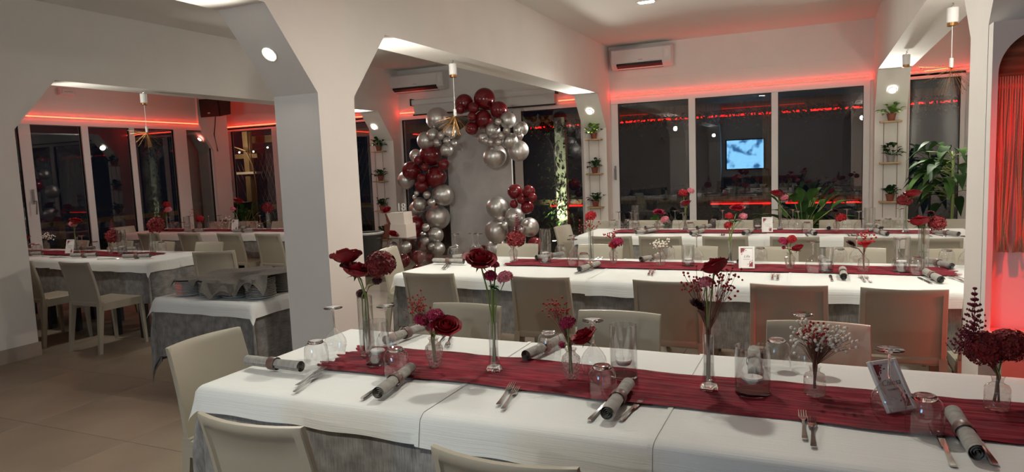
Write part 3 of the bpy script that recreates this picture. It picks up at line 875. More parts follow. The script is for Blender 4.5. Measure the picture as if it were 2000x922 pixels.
# ------------------------------------------------------------------ chairs
def chair_parts():
    parts = []
    # seat, slightly dished, with a rolled rim
    def seat_fn(u, v):
        x = (u - .5) * 2; y = (v - .5) * 2
        w = .205 + .012 * v
        return (x * w, -.20 + .42 * v, .452 - .010 * (1 - x * x) * (1 - (y * .9) ** 2) - (.012 if abs(x) > .97 or v > .97 else 0))
    s = MB().grid(seat_fn, 10, 10)
    s.add([(-.205, -.20, .415), (.205, -.20, .415), (.217, .22, .415), (-.217, .22, .415)], [(3, 2, 1, 0)])
    s.add([(-.205, -.20, .442), (.205, -.20, .442), (.217, .22, .442), (-.217, .22, .442), (-.205, -.20, .415), (.205, -.20, .415), (.217, .22, .415), (-.217, .22, .415)],
          [(0, 1, 5, 4), (1, 2, 6, 5), (2, 3, 7, 6), (3, 0, 4, 7)])
    parts.append(('seat', s.mesh('seat', 'chair', SH)))
    us = [-1, -.985, -.88, -.85, -.6, -.3, 0, .3, .6, .85, .88, .985, 1]
    vs = [0, .05, .08, .3, .5, .7, .9, .925, .985, 1]
    def mid(u, v):
        w = .200 - .008 * v
        return Vector((u * w, -.185 - .030 * v - .045 * v * v - .038 * (1 - u * u) * (.35 + .65 * v), .425 + .392 * v))
    bk = MB()
    th = .012
    def rear(u, v):
        p = mid(u, v)
        ins = .010 if abs(u) < .87 and .06 < v < .91 else 0
        rnd_ = .004 if abs(u) > .99 or v > .99 else 0
        return (p.x, p.y - th + ins + rnd_, p.z)
    def front(u, v):
        p = mid(u, v)
        rnd_ = .004 if abs(u) > .99 or v > .99 else 0
        return (p.x, p.y + th - rnd_, p.z)
    bk.grid(rear, 0, 0, us, vs); n0 = len(bk.v)
    bk.grid(front, 0, 0, us[::-1], vs)
    nu, nv = len(us), len(vs)
    for j in range(nv - 1):
        for side in (0, nu - 1):
            a = j * nu + side; b = (j + 1) * nu + side
            c = n0 + j * nu + (nu - 1 - side); d = n0 + (j + 1) * nu + (nu - 1 - side)
            bk.f.append((a, b, d, c) if side else (b, a, c, d))
    for i in range(nu - 1):
        a = (nv - 1) * nu + i; b = a + 1; c = n0 + (nv - 1) * nu + (nu - 1 - i); d = c - 1
        bk.f.append((a, b, d, c))
        bk.f.append((i + 1, i, n0 + nu - 1 - i, n0 + nu - 2 - i))
    parts.append(('backrest', bk.mesh('backrest', 'chair', SH)))
    def leg(x0, y0, x1, y1, zt, a, b):
        vs_ = [(x0 - a, y0 - b, zt), (x0 + a, y0 - b, zt), (x0 + a, y0 + b, zt), (x0 - a, y0 + b, zt)]
        k = .62
        vs_ += [(x1 - a * k, y1 - b * k, 0), (x1 + a * k, y1 - b * k, 0), (x1 + a * k, y1 + b * k, 0), (x1 - a * k, y1 + b * k, 0)]
        return MB().add(vs_, [(0, 1, 2, 3), (7, 6, 5, 4), (1, 0, 4, 5), (2, 1, 5, 6), (3, 2, 6, 7), (0, 3, 7, 4)])
    for sx in (-1, 1):
        parts.append(('leg', leg(sx * .183, -.180, sx * .200, -.235, .45, .019, .024).mesh('leg', 'chair')))
        parts.append(('leg', leg(sx * .196, .198, sx * .205, .212, .425, .018, .018).mesh('leg', 'chair')))
    parts.append(('apron', MB().box(-.19, .19, .195, .212, .375, .418).box(-.208, -.194, -.18, .2, .375, .418).box(.194, .208, -.18, .2, .375, .418).mesh('apron', 'chair')))
    return parts
CH = chair_parts()
def chair(x, y, facing, label):
    """facing: degrees, 0 = sitter looks along +Y"""
    t = thing('dining_chair', label, 'chair', (x, y, 0), math.radians(facing), 'taupe plastic dining chairs')
    for nm, me in CH:
        ob(nm, me, t)
def row(xs, y, facing, where, jitter=0):
    rn = random.Random(int(y * 100))
    for i, x in enumerate(xs):
        chair(x, y + rn.uniform(-.02, .02), facing + rn.uniform(-2, 2), 'taupe chair, %s %s' % (nth(i, len(xs)), where))
row([-1.47, -0.68], 1.665, 0, 'at the front of the nearest table')
row([-1.61, -0.83, 0.0, 0.80], 2.715, 180, 'behind the nearest table')
chair(-2.16, 2.09, -90, 'pale taupe chair at the left end of the nearest table')
row([-2.37, -1.575, -0.785, -0.145, 0.385, 0.83], 4.125, 0, 'along the near side of the middle table')
row([-2.40, -1.66, -0.90, -0.32, 0.235, 0.88], 5.175, 180, 'along the far side of the middle table')
chair(-3.22, 5.07, -78, 'taupe chair at the left end of the middle table')
row([-1.755, -1.31, -0.74, -0.185, 0.385, 0.82], 6.40, 0, 'along the near side of the window table')
row([-2.32, -1.80, -1.30, -0.83, -0.25, 0.20, 0.69, 1.15], 7.46, 180, 'along the window side of the window table')
chair(-2.33, 7.06, -96, 'light taupe chair at the left end of the table by the windows')
row([-8.2, -7.45, -6.70, -5.93], 4.07, 0, 'along the near side of the left middle table')
row([-8.1, -7.35, -6.65, -5.95], 5.04, 180, 'along the far side of the left middle table')
chair(-5.30, 4.87, 30, 'dark taupe chair standing askew behind the plate stacks')
row([-8.6, -7.95, -7.25, -6.58, -5.95], 6.40, 0, 'along the near side of the far left table')
row([-8.5, -7.95, -7.25, -6.55], 7.56, 180, 'along the window side of the far left table')
chair(-9.35, 6.98, -90, 'taupe chair at the left end of the far left table')

# ------------------------------------------------------------------ tableware
TZ = .7605
def wine_mesh():
    """stemmed glass standing upside down on its rim"""
    bowl = [(.0355, 0), (.040, .015), (.0445, .034), (.0455, .046), (.042, .060), (.033, .076), (.022, .090), (.011, .101), (.004, .109)]
    stem = [(.0005, .108), (.004, .109), (.0032, .125), (.0032, .165), (.0045, .180), (.012, .185), (.036, .188), (.0385, .190), (.036, .192), (.001, .193)]
    return MB().lathe(bowl, 24).mesh('bowl', 'glass', True), MB().lathe(stem, 20).mesh('stem', 'solid_glass', True)
WB, WS_ = wine_mesh()
TUMB = MB().lathe([(.0005, .088), (.024, .089), (.031, .092), (.0275, .0995), (.0255, .1015), (.012, .0995), (.0005, .099)], 24).mesh('base', 'solid_glass', True)
TUM = MB().lathe([(.043, 0), (.0455, .02), (.0455, .05), (.043, .075), (.038, .086), (.031, .092)], 24).mesh('tumbler', 'glass', True)
def glassware(key, wines, tumblers):
    z = TZ + (.0 if key != 'T1' else 0)
    wines = sorted(wines); tumblers = sorted(tumblers)
    for i, (x, y) in enumerate(wines):
        t = thing('wine_glass', 'upside-down stemmed wine glass, %s on %s' % (nth(i, len(wines)), TN[key]), 'wine glass', (x, y, z + .004), 0, 'upturned wine glasses')
        ob('bowl', WB, t); ob('stem', WS_, t)
    for i, (x, y) in enumerate(tumblers):
        t = thing('tumbler', 'upside-down water tumbler, %s on %s' % (nth(i, len(tumblers)), TN[key]), 'tumbler', (x, y, z + .004), 0, 'upturned tumblers')
        ob('wall', TUM, t); ob('thick_base', TUMB, t)
glassware('T1', [(-1.80, 2.19), (-1.60, 2.27), (-0.715, 2.235), (-0.05, 2.50), (0.18, 2.10)], [(-1.755, 2.02), (-1.385, 2.01), (-0.62, 2.02), (-0.94, 2.385), (-0.13, 2.49), (0.255, 2.00)])
glassware('T2', [(-2.76, 4.96), (-2.56, 4.99), (-2.63, 5.03), (-1.62, 4.64), (-1.70, 4.90), (-0.79, 4.93), (-0.03, 4.62), (0.23, 5.00), (0.46, 4.82), (0.84, 4.98)],
          [(-2.72, 4.84), (-2.47, 5.03), (-1.86, 5.04), (-1.52, 4.59), (-1.01, 5.03), (-0.37, 5.02), (0.13, 5.02), (0.535, 4.64), (0.74, 5.02)])
glassware('T3', [(-1.99, 7.26), (-1.75, 7.07), (-1.84, 7.20), (-1.40, 7.35), (-1.26, 7.03), (-0.91, 7.35), (-0.235, 7.36), (-0.18, 7.13), (0.25, 7.35), (0.34, 7.06), (0.70, 7.36)],
          [(-2.08, 7.33), (-1.92, 7.36), (-1.48, 7.33), (-1.18, 6.98), (-1.0, 7.34), (-0.74, 7.30), (-0.32, 7.34), (-0.10, 6.97), (0.50, 7.20), (0.60, 7.33)])
glassware('T4', [(-8.25, 4.55), (-7.0, 4.62), (-6.33, 4.90)], [(-8.38, 4.86), (-7.85, 4.62), (-7.70, 4.58), (-7.18, 4.88), (-6.32, 4.73), (-6.20, 4.92)])
glassware('T5', [(-8.95, 7.08), (-8.74, 7.11), (-8.45, 7.20), (-8.10, 7.24), (-7.90, 7.25), (-7.07, 7.19)], [(-8.78, 7.25), (-8.60, 7.22), (-7.98, 7.18), (-7.55, 7.25), (-7.15, 7.13), (-7.0, 7.10)])

def napkin_parts():
    L = .275
    def fn(u, v):
        a = u * 2 * PI * 3.4 + .6; r = .002 + .0205 * u
        x = (v - .5) * L
        k = 1 + .05 * math.sin(8 * v) * u
        return (x, r * math.cos(a) * k, .0225 + r * math.sin(a) * k)
    roll = MB().grid(fn, 76, 12, uvfn=lambda u, v: (u * .3, v * L)).mesh('roll', 'napkin', True)
    band = MB().lathe([(.0242, -.018), (.0248, -.017), (.0248, .017), (.0242, .018)], 20).xform(Matrix.Translation((.0, 0, .0232)) @ Matrix.Rotation(PI / 2, 4, 'Y')).mesh('band', 'band', SH)
    return roll, band
NR, NBD = napkin_parts()
def fork_mesh():
    mb = MB()
    prof = [(-.105, .0055, .0035), (-.098, .0075, .003), (-.07, .006, .003), (-.02, .0035, .006), (.015, .0035, .008), (.03, .008, .007), (.045, .0115, .005), (.058, .0118, .004)]
    vs = []; fs = []
    for k, (x, w, z) in enumerate(prof):
        vs += [(x, -w, z), (x, w, z), (x, w, z + .0022), (x, -w, z + .0022)]
        if k:
            o = (k - 1) * 4
            fs += [(o + a, o + (a + 1) % 4, o + 4 + (a + 1) % 4, o + 4 + a) for a in range(4)]
    fs += [(3, 2, 1, 0)]
    mb.add(vs, fs)
    for i in range(4):
        y = -.0096 + i * .0064
        mb.add([(.056, y - .0017, .004), (.056, y + .0017, .004), (.056, y + .0017, .006), (.056, y - .0017, .006), (.102, y - .0008, .0075), (.102, y + .0008, .0075), (.102, y + .0008, .009), (.102, y - .0008, .009)],
               [(0, 1, 5, 4), (1, 2, 6, 5), (2, 3, 7, 6), (3, 0, 4, 7), (4, 5, 6, 7)])
    return mb.mesh('fork', 'steel', SH)
def knife_mesh():
    mb = MB()
    prof = [(-.115, .006, .004), (-.108, .0085, .0045), (-.06, .0065, .0045), (-.015, .0055, .004), (0, .0085, .002), (.06, .0095, .0015), (.095, .007, .0012), (.112, .001, .001)]
    vs = []; fs = []
    for k, (x, w, h) in enumerate(prof):
        vs += [(x, -w, .001), (x, w, .001), (x, w * .8, .001 + h), (x, -w * .8, .001 + h)]
        if k:
            o = (k - 1) * 4
            fs += [(o + a, o + (a + 1) % 4, o + 4 + (a + 1) % 4, o + 4 + a) for a in range(4)]
    fs += [(3, 2, 1, 0)]
    return mb.add(vs, fs).mesh('knife', 'steel', SH)
FK, KN = fork_mesh(), knife_mesh()
def napkins(key, items):
    """items: centre x, y, direction in degrees, side word"""
    for side in ('front', 'back', 'end'):
        lst = sorted([i for i in items if i[3] == side])
        for k, (x, y, a, s) in enumerate(lst):
            w = {'front': 'near edge', 'back': 'far edge', 'end': 'left end'}[side]
            t = thing('rolled_napkin', 'rolled grey napkin, %s along the %s of %s' % (nth(k, len(lst)), w, TN[key]), 'napkin', (x, y, TZ + .001), math.radians(a), 'rolled grey napkins')
            ob('roll', NR, t); ob('band', NBD, t)
napkins('T1', [(-1.90, 1.945, -2, 'end'), (-1.325, 1.91, 100, 'front'), (-0.555, 1.965, 92, 'front'), (0.34, 1.985, 92, 'front'), (-0.985, 2.45, 80, 'back'), (-0.205, 2.47, 95, 'back'), (-1.66, 2.50, 84, 'back')])
napkins('T2', [(-2.62, 4.585, -3, 'end'), (-1.455, 4.50, 80, 'front'), (0.135, 4.49, 90, 'front'), (0.595, 4.47, 98, 'front'), (-2.62, 4.88, 60, 'back'), (-1.93, 4.98, 62, 'back'), (-1.13, 5.0, 70, 'back'), (0.69, 4.98, 112, 'back'), (-0.47, 4.99, 80, 'back'), (0.04, 4.99, 100, 'back')])
napkins('T3', [(-1.09, 6.82, 75, 'front'), (-1.61, 6.87, 60, 'front'), (-0.05, 6.84, 100, 'front'), (0.51, 6.83, 105, 'front'), (1.0, 6.82, 120, 'front'), (-0.62, 6.84, 80, 'front'), (-1.62, 7.33, 60, 'back'), (-1.10, 7.33, 70, 'back'), (0.09, 7.33, 90, 'back'), (0.52, 7.32, 95, 'back')])
napkins('T4', [(-7.56, 4.42, 20, 'front'), (-6.69, 4.42, 18, 'front'), (-5.95, 4.44, 18, 'front'), (-7.4, 4.88, 20, 'back'), (-6.75, 4.90, 20, 'back')])
napkins('T5', [(-7.9, 6.80, 15, 'front'), (-7.0, 6.80, 18, 'front'), (-7.55, 7.30, 10, 'back')])
def cutlery(key, forks, knives):
    forks = sorted(forks); knives = sorted(knives)
    for k, (x, y, a) in enumerate(forks):
        tag(ob('fork', FK, None, (x, y, TZ), (0, 0, math.radians(a))), 'steel table fork, %s on %s' % (nth(k, len(forks)), TN[key]), 'fork', 'table forks')
    for k, (x, y, a) in enumerate(knives):
        tag(ob('knife', KN, None, (x, y, TZ), (0, 0, math.radians(a))), 'steel table knife, %s on %s' % (nth(k, len(knives)), TN[key]), 'knife', 'table knives')
cutlery('T1', [(-1.655, 1.85, 106), (-1.69, 1.91, 102), (-0.925, 1.95, 101), (-0.895, 1.92, 101), (-0.035, 1.965, 93), (-0.012, 1.92, 92), (-1.47, 2.47, -70), (-1.44, 2.49, -66)],
        [(-1.375, 1.88, 98), (-0.595, 1.93, 88), (0.29, 1.92, 90), (0.375, 1.96, 92), (-0.505, 1.96, 85)])
cutlery('T2', [(-2.58, 4.45, 110), (-2.555, 4.44, 108), (-1.02, 4.45, 98), (-0.995, 4.44, 97), (-0.255, 4.42, 92), (-0.225, 4.41, 92), (0.235, 4.43, 95), (0.265, 4.42, 95), (0.71, 4.50, 105), (0.745, 4.49, 105), (-1.55, 4.99, -80), (-1.52, 5.0, -80)],
        [(-1.49, 4.44, 85), (0.07, 4.44, 92), (0.55, 4.45, 100)])
cutlery('T3', [(-0.85, 6.80, 95), (-0.83, 6.80, 95), (0.24, 6.80, 95), (0.27, 6.80, 95), (0.86, 6.80, 100)], [(0.94, 6.82, 110), (-0.1, 6.79, 95)])
cutlery('T4', [(-6.95, 4.44, 20), (-6.2, 4.40, 28), (-7.2, 4.42, 22)], [(-7.0, 4.38, 20), (-6.25, 4.37, 24)])

# tall glass cylinders with a floating candle
def candle_glass(key, lst):
    lst = sorted(lst)
    for k, (x, y, r, h) in enumerate(lst):
        t = thing('candle_vase', 'glass cylinder with a floating candle, %s on %s' % (nth(k, len(lst)), TN[key]), 'candle holder', (x, y, TZ + .004), 0, 'floating candle cylinders')
        ob('glass_cylinder', MB().lathe([(r, .012), (r, h), (r - .0015, h + .001), (r - .003, h), (r - .003, .012)], 28).mesh('cyl', 'glass', SH), t)
        ob('thick_base', MB().lathe([(.0005, .0), (r - .004, .0), (r, .004), (r, .0115), (.0005, .0115)], 28).mesh('base', 'solid_glass', SH), t)
        wz = h * .27
        ob('water', MB().lathe([(.001, .0125), (r - .004, .0125), (r - .004, wz), (.001, wz)], 24).mesh('water', 'water', SH), t)
        c = r * .62
        ob('candle', MB().lathe([(.001, wz - .006), (c * .75, wz - .004), (c, wz + .008), (c * .9, wz + .013), (.001, wz + .011)], 20).tube([(0, 0, wz + .01), (0, 0, wz + .02)], .001).mesh('candle', 'wax', SH), t)
candle_glass('T1', [(-1.535, 2.11, .046, .17), (-0.605, 2.225, .046, .185), (-0.185, 2.185, .053, .15)])
candle_glass('T2', [(-1.87, 4.74, .043, .255), (-0.82, 4.75, .043, .145), (0.045, 4.65, .042, .15), (0.46, 4.70, .047, .215)])
candle_glass('T3', [(-1.80, 7.235, .04, .26), (-0.56, 7.26, .045, .10), (0.43, 7.08, .045, .22)])
candle_glass('T4', [(-8.55, 4.66, .045, .16), (-6.45, 4.66, .045, .25)])
candle_glass('T5', [(-8.35, 7.07, .045, .19), (-7.25, 7.05, .045, .12)])

# framed name cards
def text_mesh(body, size, mat, shear=.35):
    cu = bpy.data.curves.new('lettering', 'FONT')
    cu.body = body; cu.size = size; cu.shear = shear; cu.align_x = 'CENTER'; cu.align_y = 'CENTER'; cu.resolution_u = 3
    o = bpy.data.objects.new('lettering', cu); col.objects.link(o)
    bpy.context.view_layer.update()
    me = bpy.data.meshes.new_from_object(o.evaluated_get(bpy.context.evaluated_depsgraph_get()))
    bpy.data.objects.remove(o)
    me.materials.clear(); me.materials.append(MATS[mat])
    return me
def card(key, x, y, yaw, lean, text, w=.10, h=.15, extra='beside its flower vases'):
    t = thing('framed_card', 'white framed card with script lettering and rose corners on ' + TN[key], 'picture frame', (x, y, TZ + .006), math.radians(yaw), 'framed name cards')
    R_ = Matrix.Rotation(-math.radians(lean), 4, 'X')
    b = .012
    fr = MB().bbox(-w / 2, -w / 2 + b, -.006, .006, 0, h, .002).bbox(w / 2 - b, w / 2, -.006, .006, 0, h, .002).bbox(-w / 2 + b, w / 2 - b, -.006, .006, 0, b, .002).bbox(-w / 2 + b, w / 2 - b, -.006, .006, h - b, h, .002)
    ob('frame', fr.xform(R_).mesh('frame', 'card_white'), t)
    ob('card', MB().box(-w / 2 + b, w / 2 - b, -.001, .004, b, h - b).xform(R_).mesh('card', 'paper'), t)
    rn = random.Random(4)
    pr = MB()
    for cx, cz, sx, sz in ((-w / 2 + b, h - b, 1, -1), (w / 2 - b, b, -1, 1)):
        pts = []
        pr.add([(cx, -.0016, cz), (cx + sx * .024, -.0016, cz), (cx + sx * .020, -.0016, cz + sz * .016), (cx + sx * .010, -.0016, cz + sz * .026), (cx, -.0016, cz + sz * .034)], [(0, 1, 2, 3, 4)])
        for i in range(9):
            a = rn.uniform(0, PI / 2); d = rn.uniform(.028, .044)
            px = cx + sx * d * math.cos(a) * .85; pz = cz + sz * d * math.sin(a); l = .005
            pr.add([(px - l * math.cos(a), -.0016, pz - l * math.sin(a)), (px + l * .4, -.0016, pz - l * .4), (px + l * math.cos(a), -.0016, pz + l * math.sin(a)), (px - l * .4, -.0016, pz + l * .4)], [(0, 1, 2, 3)])
    ob('rose_print', pr.xform(R_).mesh('rose_print', 'ink_rose'), t)['kind'] = 'stuff'
    if text:
        me = text_mesh(text, .024, 'ink')
        me.transform(R_ @ Matrix.Translation((0, -.0018, h * .55)) @ Matrix.Rotation(PI / 2, 4, 'X'))
        ob('lettering', me, t)
    sq = MB()                                   # faint pen flourish, too small to read
    for zz, wd in ((h * .42, .02),) + (() if text else ((h * .54, .03),)):
        sq.tube([(-wd + wd * i / 12, -.0018, zz + .003 * math.sin(i * 1.5)) for i in range(25)], .0007, 3)
    ob('pen_flourish', sq.xform(R_).mesh('pen_flourish', 'ink'), t)
    ob('easel', MB().add([(-.012, .005, h * .6), (.012, .005, h * .6), (.014, .075, .002 - math.sin(math.radians(lean)) * .07), (-.014, .075, .002 - math.sin(math.radians(lean)) * .07)], [(0, 1, 2, 3)]).xform(R_).mesh('easel', 'black_plastic'), t)
card('T1', 0.219, 2.145, 40, 32, 'Chiosa')
card('T2', -0.43, 4.68, 6, 22, 'Lilla')
card('T3', -0.45, 6.97, 4, 20, '')
card('T4', -7.20, 4.60, 12, 16, '')
card('T5', -7.36, 7.00, 8, 12, '')

# flower vases: table, kind, x, y, height, heads (kind, dx, dz, radius, tilt, colour); balloons: colour, x, y, z, radius
BALLOONS=[('s', -4.94, 8.534, 2.208, 0.16), ('s', -5.102, 8.454, 1.907, 0.124), ('s', -4.937, 8.382, 1.975, 0.09), ('s', -4.765, 8.31, 1.957, 0.057), ('s', -4.678, 8.406, 2.004, 0.1), ('s', -4.835, 8.31, 1.862, 0.057), ('s', -4.676, 8.302, 1.875, 0.053), ('s', -4.565, 8.294, 1.841, 0.049), ('s', -4.732, 8.39, 1.759, 0.093), ('s', -5.405, 8.66, 1.702, 0.098), ('s', -5.597, 8.66, 1.354, 0.129), ('s', -4.908, 8.518, 1.128, 0.154), ('s', -5.04, 8.302, 1.142, 0.054), ('s', -5.182, 8.262, 1.169, 0.036), ('s', -5.214, 8.254, 1.112, 0.033), ('s', -5.226, 8.398, 1.008, 0.099), ('s', -4.976, 8.31, 1.032, 0.058), ('s', -5.438, 8.66, 0.917, 0.122), ('s', -5.035, 8.566, 0.801, 0.178), ('s', -5.09, 8.31, 0.681, 0.058), ('s', -5.124, 8.286, 0.573, 0.047), ('s', -5.013, 8.438, 0.557, 0.118), ('s', -5.102, 8.31, 0.487, 0.058), ('s', -5.009, 8.302, 0.408, 0.054), ('s', -4.964, 8.406, 0.362, 0.103), ('s', -3.882, 8.294, 2.09, 0.047), ('s', -3.805, 8.438, 2.114, 0.11), ('s', -3.602, 8.406, 1.986, 0.095), ('s', -4.027, 8.422, 1.99, 0.104), ('s', -4.144, 8.358, 1.89, 0.076), ('s', -3.763, 8.299, 1.971, 0.049), ('s', -3.615, 8.281, 1.962, 0.042), ('s', -3.848, 8.305, 1.907, 0.052), ('s', -3.571, 8.289, 1.884, 0.045), ('s', -4.071, 8.286, 1.847, 0.045), ('s', -4.005, 8.297, 1.827, 0.049), ('s', -3.891, 8.302, 1.821, 0.051), ('s', -3.776, 8.43, 1.837, 0.106), ('s', -4.07, 8.55, 1.645, 0.162), ('s', -3.697, 8.51, 1.698, 0.142), ('s', -4.061, 8.526, 0.94, 0.152), ('s', -3.785, 8.486, 0.807, 0.133), ('s', -3.916, 8.302, 0.799, 0.052), ('s', -3.855, 8.302, 0.708, 0.052), ('s', -4.096, 8.55, 0.61, 0.164), ('s', -3.572, 8.486, 0.667, 0.132), ('s', -3.533, 8.278, 0.742, 0.041), ('s', -3.61, 8.294, 0.658, 0.048), ('s', -4.152, 8.66, 0.351, 0.145), ('r', -5.085, 8.518, 1.703, 0.154), ('r', -4.466, 8.47, 2.385, 0.127), ('r', -4.466, 8.342, 2.301, 0.07), ('r', -5.383, 8.478, 1.488, 0.137), ('r', -5.162, 8.318, 1.635, 0.061), ('r', -5.054, 8.31, 1.526, 0.058), ('r', -4.774, 8.358, 1.562, 0.079), ('r', -5.002, 8.518, 1.386, 0.154), ('r', -5.127, 8.318, 1.382, 0.062), ('r', -5.175, 8.398, 1.271, 0.099), ('r', -5.378, 8.486, 0.697, 0.142), ('r', -5.286, 8.342, 0.593, 0.074), ('r', -5.18, 8.374, 0.412, 0.088), ('r', -5.167, 8.326, 0.277, 0.066), ('r', -5.077, 8.342, 0.247, 0.073), ('r', -4.177, 8.518, 2.429, 0.147), ('r', -3.937, 8.454, 2.257, 0.117), ('r', -4.175, 8.462, 2.15, 0.122), ('r', -4.27, 8.358, 2.302, 0.076), ('r', -4.283, 8.326, 2.185, 0.062), ('r', -4.327, 8.39, 2.032, 0.091), ('r', -3.734, 8.422, 1.151, 0.103), ('r', -3.516, 8.382, 1.155, 0.085), ('r', -3.444, 8.326, 1.076, 0.061), ('r', -3.6, 8.326, 1.047, 0.061), ('r', -3.713, 8.315, 0.992, 0.057), ('r', -3.55, 8.39, 0.944, 0.089), ('r', -3.798, 8.66, 0.506, 0.078), ('r', -3.472, 8.422, 0.438, 0.103), ('r', -4.52, 8.66, 0.317, 0.066), ('r', -4.372, 8.66, 0.326, 0.066), ('r', -5.602, 8.66, 0.449, 0.108), ('r', -5.562, 8.66, 0.241, 0.085)]
